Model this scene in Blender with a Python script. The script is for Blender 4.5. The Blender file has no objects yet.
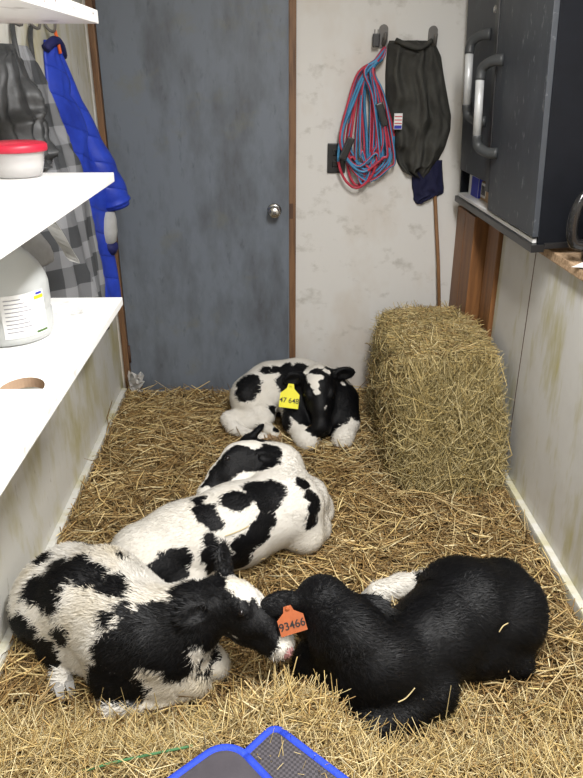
import bpy, bmesh, math, random
import numpy as np
from mathutils import Vector, Matrix

# ------------------------------------------------------------------ camera, world, lights, exposure
SC = bpy.context.scene
COL = SC.collection
cam_d = bpy.data.cameras.new('camera'); cam = bpy.data.objects.new('camera', cam_d); COL.objects.link(cam)
PITCH, YAW, HC = math.radians(24.16), math.radians(1.6), 1.517
cam.location = (0, 0, HC); cam.rotation_euler = (math.pi/2 - PITCH, 0, -YAW)
cam_d.sensor_fit = 'VERTICAL'; cam_d.sensor_height = 24.0; cam_d.lens = 24.0*700.0/778.0
cam_d.clip_start = 0.02
SC.camera = cam
world = bpy.data.worlds.new('world'); SC.world = world; world.use_nodes = True
world.node_tree.nodes['Background'].inputs[0].default_value = (0.90, 0.95, 1.0, 1)
world.node_tree.nodes['Background'].inputs[1].default_value = 0.25
def area_light(name, loc, sx, sy, power, col):
    d = bpy.data.lights.new(name, 'AREA'); d.shape = 'RECTANGLE'; d.size = sx; d.size_y = sy
    d.energy = power; d.color = col
    o = bpy.data.objects.new(name, d); COL.objects.link(o); o.location = loc
    return o
area_light('tube_light', (0.40, 0.95, 2.36), 0.22, 1.15, 39, (1.0, 0.99, 0.975))
area_light('tube_light', (0.28, -0.55, 2.36), 0.22, 1.15, 16, (1.0, 0.99, 0.975))
SC.view_settings.view_transform = 'Standard'
SC.view_settings.look = 'None'
SC.view_settings.exposure = 1.0
SC.view_settings.gamma = 1.0
SC.view_settings.use_curve_mapping = False

rng = np.random.default_rng(11)
random.seed(5)
V3 = lambda *a: np.array(a, dtype=float)

# ------------------------------------------------------------------ materials
def new_mat(name):
    m = bpy.data.materials.new(name); m.use_nodes = True
    nt = m.node_tree
    return m, nt, nt.nodes['Principled BSDF']
def node(nt, kind, **kw):
    n = nt.nodes.new(kind)
    for k, v in kw.items(): setattr(n, k, v)
    return n
def link(nt, a, b): nt.links.new(a, b)
def obj_coord(nt, scale=(1, 1, 1)):
    tc = node(nt, 'ShaderNodeTexCoord'); mp = node(nt, 'ShaderNodeMapping')
    mp.inputs['Scale'].default_value = scale
    link(nt, tc.outputs['Object'], mp.inputs['Vector'])
    return mp.outputs['Vector']
def noise(nt, vec, scale, detail=3, rough=0.55):
    n = node(nt, 'ShaderNodeTexNoise'); n.inputs['Scale'].default_value = scale
    n.inputs['Detail'].default_value = detail; n.inputs['Roughness'].default_value = rough
    link(nt, vec, n.inputs['Vector'])
    return n.outputs['Fac']
def ramp(nt, fac, lo, hi):
    r = node(nt, 'ShaderNodeMapRange'); r.inputs['From Min'].default_value = lo; r.inputs['From Max'].default_value = hi
    link(nt, fac, r.inputs['Value'])
    return r.outputs['Result']
def mix(nt, fac, a, b):
    n = node(nt, 'ShaderNodeMix', data_type='RGBA')
    if isinstance(fac, (int, float)): n.inputs[0].default_value = fac
    else: link(nt, fac, n.inputs[0])
    for i, v in ((6, a), (7, b)):
        if isinstance(v, tuple): n.inputs[i].default_value = (*v, 1)
        else: link(nt, v, n.inputs[i])
    return n.outputs[2]
def math_n(nt, op, a, b=None):
    n = node(nt, 'ShaderNodeMath', operation=op)
    for i, v in enumerate((a, b)):
        if v is None: continue
        if isinstance(v, (int, float)): n.inputs[i].default_value = v
        else: link(nt, v, n.inputs[i])
    return n.outputs[0]
def bump(nt, bs, h, strength=0.3, dist=0.01):
    b = node(nt, 'ShaderNodeBump'); b.inputs['Strength'].default_value = strength; b.inputs['Distance'].default_value = dist
    link(nt, h, b.inputs['Height']); link(nt, b.outputs['Normal'], bs.inputs['Normal'])
def stained(name, base, rough=0.6, stains=(), bmp=0.1, bscale=40, spec=0.4):
    """base colour with stains: (colour, scale_xyz, noise_scale, lo, hi, max)"""
    m, nt, bs = new_mat(name)
    col = base
    for c, sc, ns, lo, hi, mx in stains:
        f = math_n(nt, 'MULTIPLY', ramp(nt, noise(nt, obj_coord(nt, sc), ns, 5, 0.65), lo, hi), mx)
        col = mix(nt, f, col, c)
    if isinstance(col, tuple): bs.inputs['Base Color'].default_value = (*col, 1)
    else: link(nt, col, bs.inputs['Base Color'])
    bs.inputs['Roughness'].default_value = rough
    bs.inputs['Specular IOR Level'].default_value = spec
    if bmp: bump(nt, bs, noise(nt, obj_coord(nt), bscale, 3), bmp, 0.004)
    return m
def plain(name, c, rough=0.5, metal=0.0, bmp=0.05, bscale=120, var=0.12):
    d = tuple(x*(1-var*2) for x in c)
    m = stained(name, c, rough, [(d, (1, 1, 1), 14, 0.4, 0.7, 1.0)], bmp, bscale)
    m.node_tree.nodes['Principled BSDF'].inputs['Metallic'].default_value = metal
    return m

M = {}
WHITE = (0.66, 0.645, 0.615)
M['wall_back'] = stained('back_wall_paint', WHITE, 0.55, [
    ((0.52, 0.44, 0.35), (1, 1, 0.6), 1.7, 0.47, 0.72, 0.8),
    ((0.26, 0.23, 0.18), (1, 1, 1.4), 8, 0.57, 0.78, 0.6)])
M['wall_left'] = stained('left_wall_paint', (0.66, 0.65, 0.60), 0.55, [
    ((0.46, 0.41, 0.15), (1, 2.0, 0.8), 2.6, 0.46, 0.66, 0.8),
    ((0.20, 0.16, 0.08), (1, 6, 1.6), 5, 0.63, 0.74, 0.75)], 0.15)
M['wall_right'] = stained('right_wall_paint', (0.60, 0.595, 0.575), 0.45, [
    ((0.40, 0.36, 0.13), (1, 3.4, 0.8), 2.4, 0.52, 0.68, 0.8),
    ((0.45, 0.43, 0.38), (1, 1, 1), 2.0, 0.45, 0.7, 0.6)], 0.12)
M['ceiling'] = plain('ceiling_paint', (0.75, 0.75, 0.74), 0.8)
M['concrete'] = plain('concrete', (0.25, 0.24, 0.22), 0.9, bmp=0.3)
M['door'] = stained('grey_steel_door', (0.155, 0.178, 0.212), 0.5, [
    ((0.070, 0.073, 0.080), (1.3, 1, 0.5), 3.4, 0.46, 0.74, 0.95),
    ((0.030, 0.031, 0.035), (3.4, 1, 1.2), 9, 0.60, 0.78, 0.5),
    ((0.17, 0.16, 0.09), (1, 1, 1), 5, 0.58, 0.78, 0.5)], 0.08, 30)
M['trim'] = stained('brown_wood_trim', (0.20, 0.105, 0.05), 0.55, [
    ((0.07, 0.035, 0.02), (8, 8, 0.7), 6, 0.45, 0.7, 0.9)], 0.2, 60)
M['plank'] = stained('orange_brown_plank', (0.24, 0.105, 0.036), 0.5, [
    ((0.13, 0.055, 0.022), (9, 9, 0.6), 5, 0.42, 0.68, 0.9)], 0.2, 60)
M['shelf'] = stained('white_shelf_paint', (0.82, 0.815, 0.80), 0.4, [
    ((0.22, 0.20, 0.17), (1.4, 1, 1), 9, 0.60, 0.74, 0.8),
    ((0.55, 0.52, 0.48), (1, 1, 1), 3, 0.60, 0.8, 0.5)], 0.06)
M['shelf_core'] = plain('bare_wood', (0.48, 0.33, 0.22), 0.7)
M['particle'] = stained('particle_board', (0.50, 0.35, 0.22), 0.75, [
    ((0.24, 0.14, 0.07), (1, 1, 1), 90, 0.45, 0.62, 0.8),
    ((0.62, 0.50, 0.40), (1, 1, 1), 6, 0.5, 0.7, 0.8)], 0.3, 120)
M['cab'] = stained('charcoal_cabinet', (0.036, 0.042, 0.051), 0.5, [
    ((0.072, 0.080, 0.092), (1, 2, 1), 5, 0.50, 0.78, 0.6),
    ((0.40, 0.42, 0.43), (1, 3, 1.2), 13, 0.62, 0.74, 0.5)], 0.08)
M['cab_dark'] = plain('black_cabinet_side', (0.006, 0.007, 0.010), 0.65)
M['cab_dark'].node_tree.nodes['Principled BSDF'].inputs['Specular IOR Level'].default_value = 0.12
M['black'] = plain('black_plastic', (0.015, 0.015, 0.016), 0.35)
M['black_gloss'] = plain('black_glossy_plastic', (0.012, 0.012, 0.013), 0.12, bmp=0)
M['handle_grey'] = plain('dark_grey_bracket', (0.055, 0.058, 0.06), 0.4)
M['grip'] = plain('silver_grip', (0.62, 0.63, 0.63), 0.35, 0.2)
M['steel'] = plain('brushed_steel', (0.62, 0.61, 0.58), 0.25, 1.0, bmp=0)
M['rust'] = plain('rusty_hinge', (0.10, 0.05, 0.03), 0.7)
M['hook'] = plain('grey_iron_hook', (0.16, 0.15, 0.14), 0.55, 0.5)
M['cord_blue'] = plain('blue_cord', (0.06, 0.25, 0.45), 0.4, bmp=0)
M['cord_red'] = plain('red_cord', (0.50, 0.04, 0.07), 0.4, bmp=0)
M['shirt'] = stained('dark_olive_grey_cloth', (0.062, 0.061, 0.054), 0.85, [((0.036, 0.035, 0.031), (1, 1, 1), 10, 0.4, 0.7, 1)], 0.4, 180, 0.2)
M['navy'] = plain('navy_cloth', (0.008, 0.009, 0.040), 0.85, bmp=0.3)
M['blue'] = stained('royal_blue_shell', (0.022, 0.060, 0.50), 0.5, [((0.014, 0.035, 0.33), (1, 1, 1), 9, 0.4, 0.7, 1)], 0.25, 50)
nt = M['blue'].node_tree; sp = node(nt, 'ShaderNodeSeparateXYZ'); link(nt, obj_coord(nt), sp.inputs[0])
bump(nt, nt.nodes['Principled BSDF'], math_n(nt, 'POWER', math_n(nt, 'ABSOLUTE', math_n(nt, 'SINE', math_n(nt, 'MULTIPLY', math_n(nt, 'ADD', sp.outputs['Z'], math_n(nt, 'MULTIPLY', sp.outputs['Y'], 0.35)), 34.0))), 0.35), 0.7, 0.012)
M['navy_lining'] = plain('dark_blue_lining', (0.012, 0.015, 0.10), 0.7)
M['grey_cloth'] = plain('light_grey_cloth', (0.42, 0.42, 0.41), 0.85, bmp=0.3)
M['orange'] = plain('orange_loop', (0.75, 0.13, 0.02), 0.6)
M['white'] = plain('white_paper', (0.78, 0.78, 0.77), 0.6)
M['paper_print'] = plain('grey_print', (0.30, 0.30, 0.32), 0.6, bmp=0)
M['red_print'] = plain('red_print', (0.6, 0.04, 0.05), 0.6, bmp=0)
M['blue_print'] = plain('blue_print', (0.03, 0.04, 0.40), 0.6, bmp=0)
M['yellow_print'] = plain('yellow_print', (0.85, 0.55, 0.02), 0.6, bmp=0)
M['green_print'] = plain('green_print', (0.08, 0.16, 0.04), 0.6, bmp=0)
M['red_lid'] = plain('red_lid', (0.50, 0.018, 0.045), 0.4, bmp=0)
M['card'] = plain('cardboard', (0.42, 0.28, 0.16), 0.8)
M['tag_yellow'] = plain('yellow_tag', (0.82, 0.76, 0.02), 0.45, bmp=0, var=0.05)
M['tag_orange'] = plain('orange_tag', (0.42, 0.105, 0.028), 0.5, bmp=0)
M['ink'] = plain('black_ink', (0.012, 0.012, 0.012), 0.6, bmp=0)
M['hoof'] = plain('hoof_horn', (0.30, 0.20, 0.11), 0.5)
M['hoof_grey'] = plain('grey_hoof_horn', (0.30, 0.29, 0.27), 0.5)
M['eye'] = plain('wet_dark_eye', (0.008, 0.006, 0.006), 0.05, bmp=0)
M['mesh_pad'] = None
M['pad_blue'] = plain('bright_blue_binding', (0.022, 0.065, 0.60), 0.7, bmp=0.4, bscale=300)
M['pad_lining'] = plain('grey_pad_lining', (0.062, 0.055, 0.065), 0.75)
M['twine'] = plain('green_twine', (0.07, 0.20, 0.08), 0.7)
M['strap'] = plain('crumpled_dark_shell', (0.055, 0.057, 0.060), 0.42, bmp=0.5, bscale=22, var=0.3)
M['pole'] = plain('brown_pole', (0.24, 0.12, 0.05), 0.6)

def plastic(name, c, alpha_rough=0.35, trans=0.75, rough=0.3):
    m, nt, bs = new_mat(name)
    bs.inputs['Base Color'].default_value = (*c, 1); bs.inputs['Roughness'].default_value = rough
    bs.inputs['Transmission Weight'].default_value = trans; bs.inputs['IOR'].default_value = 1.3
    link(nt, ramp(nt, noise(nt, obj_coord(nt), 9), 0.2, 0.9), bs.inputs['Coat Weight'])
    return m
M['jug'] = plastic('frosted_plastic', (0.60, 0.62, 0.61), trans=0.3, rough=0.4)
M['tub'] = plastic('clear_plastic', (0.92, 0.90, 0.89), trans=0.6, rough=0.25)
M['film'] = plastic('clear_film', (0.85, 0.83, 0.80), trans=0.6, rough=0.3)

m, nt, bs = new_mat('charcoal_mesh_fabric')
ck = node(nt, 'ShaderNodeTexChecker'); ck.inputs['Scale'].default_value = 170
mp = node(nt, 'ShaderNodeMapping'); mp.inputs['Rotation'].default_value = (0, 0, 0.78)
tc = node(nt, 'ShaderNodeTexCoord'); link(nt, tc.outputs['Object'], mp.inputs['Vector']); link(nt, mp.outputs['Vector'], ck.inputs['Vector'])
ck.inputs['Color1'].default_value = (0.080, 0.072, 0.080, 1); ck.inputs['Color2'].default_value = (0.035, 0.031, 0.036, 1)
link(nt, ck.outputs['Color'], bs.inputs['Base Color']); bs.inputs['Roughness'].default_value = 0.8
bump(nt, bs, ck.outputs['Fac'], 0.4, 0.002)
M['mesh_pad'] = m

m, nt, bs = new_mat('grey_plaid_cloth')     # woven plaid blocks, local y / z
tc = node(nt, 'ShaderNodeTexCoord'); sp = node(nt, 'ShaderNodeSeparateXYZ'); link(nt, tc.outputs['Object'], sp.inputs[0])
def stripes(sock, freq, ph):
    s = math_n(nt, 'SINE', math_n(nt, 'ADD', math_n(nt, 'MULTIPLY', sock, freq), ph))
    return math_n(nt, 'GREATER_THAN', s, 0.15)
along = math_n(nt, 'ADD', sp.outputs['Y'], sp.outputs['X'])
pl = math_n(nt, 'MULTIPLY', math_n(nt, 'ADD', stripes(along, 42, 0.6), stripes(sp.outputs['Z'], 50, 0.0)), 0.5)
link(nt, mix(nt, pl, (0.045, 0.048, 0.053), (0.24, 0.245, 0.26)), bs.inputs['Base Color'])
bs.inputs['Roughness'].default_value = 0.8
bump(nt, bs, noise(nt, obj_coord(nt), 40), 0.3, 0.006)
M['plaid'] = m

def attr_straw(name, rough=0.65, trans=0.0):
    m, nt, bs = new_mat(name)
    a = node(nt, 'ShaderNodeAttribute', attribute_name='straw_col')
    n = ramp(nt, noise(nt, obj_coord(nt), 60, 2), 0.2, 0.8)
    hsv = node(nt, 'ShaderNodeHueSaturation'); link(nt, a.outputs['Color'], hsv.inputs['Color'])
    link(nt, math_n(nt, 'ADD', math_n(nt, 'MULTIPLY', n, 0.3), 0.85), hsv.inputs['Value'])
    link(nt, hsv.outputs['Color'], bs.inputs['Base Color'])
    bs.inputs['Roughness'].default_value = rough
    return m
M['straw'] = attr_straw('straw')
M['straw_base'] = stained('shaded_packed_straw', (0.085, 0.05, 0.02), 0.9, [  # bed colour darkened to act as shade in the gaps between stalks
    ((0.03, 0.017, 0.007), (1, 1, 1), 45, 0.4, 0.65, 0.9), ((0.16, 0.11, 0.05), (1, 1, 1), 5, 0.5, 0.7, 0.6)], 0.8, 90)
M['hay_base'] = stained('packed_hay', (0.09, 0.072, 0.03), 0.9, [
    ((0.03, 0.024, 0.01), (1, 1, 1), 60, 0.4, 0.65, 0.9)], 0.8, 90)

def coat_material(name, black=(0.0030, 0.0030, 0.0036), white=(0.72, 0.69, 0.63), dirt=(0.50, 0.40, 0.22), dirt_amt=0.35, hair=False, spec=0.17):
    m, nt, bs = new_mat(name)
    vec = obj_coord(nt)
    a = node(nt, 'ShaderNodeAttribute', attribute_name='dark')
    p = node(nt, 'ShaderNodeAttribute', attribute_name='pink')
    e = math_n(nt, 'MULTIPLY', math_n(nt, 'SUBTRACT', noise(nt, vec, 38, 4, 0.65), 0.5), 0.034)
    d = ramp(nt, math_n(nt, 'ADD', a.outputs['Fac'], e), -0.0025, 0.0025)
    wd = mix(nt, math_n(nt, 'MULTIPLY', ramp(nt, noise(nt, vec, 7, 4), 0.45, 0.75), dirt_amt), white, dirt)
    wd = mix(nt, ramp(nt, p.outputs['Fac'], 0.3, 0.7), wd, (0.62, 0.30, 0.30))
    bk = mix(nt, ramp(nt, noise(nt, vec, 26, 4), 0.6, 0.8), black, tuple(x*2.6 for x in black))
    link(nt, mix(nt, d, wd, bk), bs.inputs['Base Color'])
    link(nt, math_n(nt, 'ADD', math_n(nt, 'MULTIPLY', d, -0.10), 0.60), bs.inputs['Roughness'])
    bs.inputs['Specular IOR Level'].default_value = spec
    if not hair:
        bump(nt, bs, noise(nt, obj_coord(nt), 90, 4, 0.7), 0.5, 0.006)
    return m

# ------------------------------------------------------------------ mesh helpers
def tag(o, label=None, cat=None, group=None, kind=None):
    if label: o['label'] = label
    if cat: o['category'] = cat
    if group: o['group'] = group
    if kind: o['kind'] = kind
    return o
def mk(name, verts, faces, mat, parent=None, loc=(0, 0, 0), smooth=False):
    me = bpy.data.meshes.new(name)
    me.from_pydata([tuple(map(float, v)) for v in verts], [], [tuple(map(int, f)) for f in faces])
    me.update()
    for mm in (mat if isinstance(mat, (list, tuple)) else [mat]): me.materials.append(mm)
    if smooth: me.shade_smooth()
    o = bpy.data.objects.new(name, me); COL.objects.link(o); o.location = loc
    if parent: o.parent = parent
    return o
def empty(name, loc, label, cat, group=None):
    o = bpy.data.objects.new(name, None); COL.objects.link(o); o.location = loc; o.empty_display_size = 0.05
    return tag(o, label, cat, group)
def from_bm(name, bm, mat, parent=None, loc=(0, 0, 0), smooth=False):
    me = bpy.data.meshes.new(name); bmesh.ops.recalc_face_normals(bm, faces=bm.faces[:]); bm.to_mesh(me); bm.free()
    for mm in (mat if isinstance(mat, (list, tuple)) else [mat]): me.materials.append(mm)
    if smooth: me.shade_smooth()
    o = bpy.data.objects.new(name, me); COL.objects.link(o); o.location = loc
    if parent: o.parent = parent
    return o
def bm_box(bm, lo, hi, bevel=0.0, rot=None, mi=0):
    lo, hi = Vector(lo), Vector(hi); c = (lo+hi)/2; s = hi-lo
    mat = Matrix.Translation(c) @ (rot.to_4x4() if rot else Matrix.Identity(4)) @ Matrix.Diagonal((*s, 1))
    r = bmesh.ops.create_cube(bm, size=1, matrix=mat)
    fs = {f for v in r['verts'] for f in v.link_faces}
    for f in fs: f.material_index = mi
    if bevel:
        es = list({e for v in r['verts'] for e in v.link_edges})
        bmesh.ops.bevel(bm, geom=es, offset=bevel, segments=2, affect='EDGES', profile=0.7)
    return r
def box(name, lo, hi, mat, parent=None, bevel=0.0, loc=(0, 0, 0), rot=None):
    bm = bmesh.new(); bm_box(bm, lo, hi, bevel, rot)
    return from_bm(name, bm, mat, parent, loc)
def spin(name, prof, mat, parent=None, loc=(0, 0, 0), n=32, rot=None, smooth=True):
    vs, fs = [], []
    for r, z in prof:
        for i in range(n):
            a = 2*math.pi*i/n; vs.append((r*math.cos(a), r*math.sin(a), z))
    for j in range(len(prof)-1):
        for i in range(n):
            fs.append((j*n+i, j*n+(i+1) % n, (j+1)*n+(i+1) % n, (j+1)*n+i))
    fs.append(tuple(range(n-1, -1, -1))); fs.append(tuple(range((len(prof)-1)*n, len(prof)*n)))
    o = mk(name, vs, fs, mat, parent, loc, smooth)
    if rot: o.rotation_euler = rot
    return o
def frame_tube(path, rad, n=8, flat=1.0):
    P = np.array(path, float); k = len(P)
    R = np.full(k, rad) if np.isscalar(rad) else np.array(rad, float)
    T = np.gradient(P, axis=0); T /= np.linalg.norm(T, axis=1)[:, None] + 1e-9
    up = V3(0, 0, 1) if abs(T[0][2]) < 0.9 else V3(0, 1, 0)
    vs, fs = [], []
    for i in range(k):
        a = np.cross(T[i], up); a /= np.linalg.norm(a) + 1e-9
        b = np.cross(a, T[i]); up = b
        for j in range(n):
            t = 2*math.pi*j/n
            vs.append(P[i] + R[i]*(math.cos(t)*a + flat*math.sin(t)*b))
    for i in range(k-1):
        for j in range(n):
            fs.append((i*n+j, i*n+(j+1) % n, (i+1)*n+(j+1) % n, (i+1)*n+j))
    fs.append(tuple(range(n-1, -1, -1))); fs.append(tuple(range((k-1)*n, k*n)))
    return vs, fs
def tube(name, path, rad, mat, parent=None, n=8, loc=(0, 0, 0), flat=1.0):
    vs, fs = frame_tube(path, rad, n, flat)
    return mk(name, vs, fs, mat, parent, loc, True)
def smooth_path(pts, n):
    P = np.array(pts, float); k = len(P)
    t = np.linspace(0, k-1, n); out = []
    for u in t:
        i = min(int(u), k-2); f = u-i
        p0, p1, p2, p3 = P[max(i-1, 0)], P[i], P[i+1], P[min(i+2, k-1)]
        out.append(0.5*((2*p1)+(-p0+p2)*f+(2*p0-5*p1+4*p2-p3)*f*f+(-p0+3*p1-3*p2+p3)*f**3))
    return np.array(out)
def text_mesh(name, body, size, mat, parent, mtx, thick=0.0006, align='CENTER'):
    c = bpy.data.curves.new(name, 'FONT'); c.body = body; c.size = size; c.extrude = thick; c.align_x = align; c.align_y = 'CENTER'
    c.offset = size*0.012
    t = bpy.data.objects.new(name+'_tmp', c); COL.objects.link(t)
    dg = bpy.context.evaluated_depsgraph_get()
    me = bpy.data.meshes.new_from_object(t.evaluated_get(dg)); bpy.data.objects.remove(t)
    me.name = name; me.materials.clear(); me.materials.append(mat); me.transform(mtx)
    o = bpy.data.objects.new(name, me); COL.objects.link(o); o.parent = parent
    return o
def big_mesh(name, verts, quads, mat, attrs=None, parent=None, loc=(0, 0, 0), tris=None):
    """fast mesh from numpy; quads (n,4) or tris (n,3)"""
    me = bpy.data.meshes.new(name)
    F = quads if quads is not None else tris
    w = F.shape[1]
    me.vertices.add(len(verts)); me.vertices.foreach_set('co', np.ascontiguousarray(verts, np.float32).ravel())
    me.loops.add(F.size); me.loops.foreach_set('vertex_index', np.ascontiguousarray(F, np.int32).ravel())
    me.polygons.add(len(F)); me.polygons.foreach_set('loop_start', np.arange(0, F.size, w, dtype=np.int32))
    me.update(calc_edges=True); me.validate()
    for k, (typ, arr) in (attrs or {}).items():
        a = me.attributes.new(k, typ, 'POINT')
        a.data.foreach_set('color' if typ == 'FLOAT_COLOR' else 'value', np.ascontiguousarray(arr, np.float32).ravel())
    me.materials.append(mat); me.shade_smooth()
    o = bpy.data.objects.new(name, me); COL.objects.link(o); o.location = loc
    if parent: o.parent = parent
    return o

# cheap smooth value noise for shaping (world units)
def vnoise(P, scale, seed=0):
    P = np.asarray(P, float)*scale
    s = np.zeros(len(P)); r = np.random.default_rng(seed)
    for k in range(7):
        d = r.normal(size=3); ph = r.uniform(0, 6.28)
        s += np.sin(P @ d*(1+0.35*k)+ph)/(1+0.25*k)
    return s/3.2

# ------------------------------------------------------------------ the room
XL, XR, YB, ZC = -0.78, 0.95, 3.35, 2.40
tag(box('floor', (XL-0.1, -1.3, -0.14), (1.5, YB+0.12, -0.04), M['concrete']), kind='structure', label='concrete floor slab beneath the straw')
DX0, DX1, DZ = -0.735, 0.080, 2.03
bm = bmesh.new()
bm_box(bm, (XL-0.1, YB, -0.04), (DX0-0.03, YB+0.1, ZC)); bm_box(bm, (DX1+0.03, YB, -0.04), (1.5, YB+0.1, ZC)); bm_box(bm, (DX0-0.03, YB, DZ+0.03), (DX1+0.03, YB+0.1, ZC))
tag(from_bm('wall_back', bm, M['wall_back']), kind='structure', label='scuffed off-white painted back wall around the grey door')
tag(box('wall_left', (XL-0.08, -1.3, -0.04), (XL, YB, ZC), M['wall_left']), kind='structure', label='off-white left wall with yellow stains below the shelves')
tag(box('wall_front', (XL-0.1, -1.4, -0.04), (1.5, -1.3, ZC), M['wall_back']), kind='structure', label='off-white wall behind the viewer')
tag(box('ceiling', (XL-0.1, -1.4, ZC), (1.5, YB+0.1, ZC+0.1), M['ceiling']), kind='structure', label='white ceiling')
wr = tag(box('wall_right', (XR+0.012, -1.3, -0.04), (XR+0.08, YB, 0.955), M['trim']), kind='structure', label='half wall on the right clad in stained white panels')
def right_panel(y0, y1, z0, z1):
    return box('panel', (XR-0.006, y0, z0), (XR+0.012, y1, z1), M['wall_right'], wr, 0.001)
right_panel(2.462, 2.835, -0.03, 0.955)
right_panel(1.24, 2.456, -0.03, 0.955)
box('joint', (XR-0.0066, 2.456, -0.03), (XR+0.012, 2.462, 0.955), M['rust'], wr)
right_panel(-1.3, 1.234, -0.03, 0.955)
for y0, y1, x0 in ((3.20, 3.345, XR-0.070), (3.045, 3.195, XR-0.070), (2.845, 2.995, XR-0.022)):
    box('plank', (x0, y0, -0.03), (XR+0.012, y1, 0.955), M['plank'], wr, 0.004)
box('plank', (XR+0.004, 2.995, -0.03), (XR+0.012, 3.045, 0.955), M['rust'], wr)  # dark strip in the recess, painting the shade of the gap between planks
tag(box('wall_right_upper', (1.42, -1.3, 0.955), (1.5, YB, ZC), M['wall_back']), kind='structure', label='upper right wall behind the cabinet')
tag(box('wall_right_sill', (XR+0.08, -1.3, -0.04), (1.5, YB, 0.955), M['trim']), kind='structure', label='hidden inner body of the right half wall')
tag(box('baseboard_left', (XL, -1.0, -0.03), (XL+0.028, 3.30, 0.055), M['wall_left'], bevel=0.008), kind='structure', label='dirty pale baseboard along the left wall')
tag(box('baseboard_right', (XR-0.032, -1.0, -0.03), (XR-0.006, 2.83, 0.045), M['wall_left'], bevel=0.008), kind='structure', label='pale baseboard strip along the right panels')
tag(box('trim_1', (DX0-0.03, YB-0.018, -0.03), (DX0-0.002, YB+0.06, DZ+0.03), M['trim'], bevel=0.004), kind='structure', label='brown wooden door jamb on the hinge side')
t2 = tag(box('trim_2', (DX1+0.002, YB-0.018, -0.03), (DX1+0.034, YB+0.06, DZ+0.03), M['trim'], bevel=0.004), kind='structure', label='brown wooden door jamb on the knob side')
tag(box('trim_3', (DX0-0.03, YB-0.018, DZ+0.004), (DX1+0.034, YB+0.06, DZ+0.04), M['trim'], bevel=0.004), kind='structure', label='brown wooden head trim over the door')
box('strike_plate', (DX1+0.003, YB-0.0205, 0.90), (DX1+0.02, YB-0.017, 0.97), M['rust'], t2, 0.001)

dr = tag(box('door_1', (DX0, YB+0.004, 0.012), (DX1, YB+0.045, DZ), M['door'], bevel=0.003), kind='structure', label='scuffed blue-grey steel door with round knob')
kx, kz = 0.013, 0.935
kn = spin('door_knob', [(0.0, 0), (0.033, 0.0), (0.034, 0.006), (0.026, 0.010), (0.014, 0.014), (0.013, 0.030), (0.024, 0.038), (0.029, 0.050), (0.027, 0.062), (0.018, 0.068), (0.0, 0.069)], M['steel'], dr, (kx, YB+0.004, kz), 28, (math.pi/2, 0, 0))
spin('keyhole', [(0.008, 0.0), (0.008, 0.003), (0.005, 0.004)], M['hook'], kn, (0, 0, 0.068), 14)
for hz in (0.22, 1.0, 1.80):
    tube('hinge', [(DX0+0.002, YB-0.002, hz-0.045), (DX0+0.002, YB-0.002, hz+0.045)], 0.007, M['rust'], dr)

# ceiling light fixtures the room is lit by
for i, (lx, ly) in enumerate(((0.40, 0.95), (0.28, -0.55))):
    f = empty('ceiling_light', (lx, ly, ZC), ('tube light fixture on the ceiling over the straw', 'tube light fixture on the ceiling behind the viewer')[i], 'light', 'tube lights on the ceiling')
    box('housing', (-0.12, -0.6, -0.028), (0.12, 0.6, 0), M['ceiling'], f, 0.004)

# ------------------------------------------------------------------ shelves on the left wall
XS, YS = -0.42, 1.945
def shelf(zt, th, y1, label, hole=False, drop=0.0):
    o = box('wall_shelf', (XL+0.002, -0.6, zt-th), (XS, y1, zt), [M['shelf'], M['shelf_core']], None, 0.003)
    if hole:
        bm = bmesh.new(); vs = []
        n = 20; cx, cy, r = -0.500, 1.278, 0.044
        ring = [(cx+r*math.cos(math.pi*i/n), cy+r*1.35*math.sin(math.pi*i/n)) for i in range(n+1)] + [(cx-r, cy-0.002), (cx+r, cy-0.002)][:0]
        lo = [bm.verts.new((x, y, zt-th-0.02)) for x, y in ring]; hi = [bm.verts.new((x, y, zt+0.02)) for x, y in ring]
        bm.faces.new(lo[::-1]); bm.faces.new(hi)
        for i in range(len(ring)): bm.faces.new((lo[i], lo[(i+1) % len(ring)], hi[(i+1) % len(ring)], hi[i]))
        for f in bm.faces: f.material_index = 1
        c = from_bm('cutter', bm, [M['shelf'], M['shelf_core']])
        md = o.modifiers.new('b', 'BOOLEAN'); md.object = c; md.operation = 'DIFFERENCE'; md.solver = 'EXACT'
        dg = bpy.context.evaluated_depsgraph_get()
        me = bpy.data.meshes.new_from_object(o.evaluated_get(dg)); o.modifiers.clear(); o.data = me
        bpy.data.objects.remove(c)
    return tag(o, label, 'shelf', 'white shelves on the left wall')
shelf(0.95, 0.022, 1.905, 'lowest white shelf, under the jug, with a half-round hole', True)
shelf(1.28, 0.024, 1.955, 'middle white shelf carrying the red-lidded tub')
ts = shelf(1.662, 0.030, 1.955, 'topmost white shelf, seen from below above the coats')
for ny, nz in ((1.90, 1.651), (1.72, 1.648), (1.58, 1.650), (1.50, 1.643), (1.49, 1.654), (1.40, 1.648)):
    spin('nail', [(0.0022, -0.001), (0.0022, 0.0008), (0.0, 0.0010)], M['rust'], ts, (XS, ny, nz), 8, (0, math.pi/2, 0))

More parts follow.
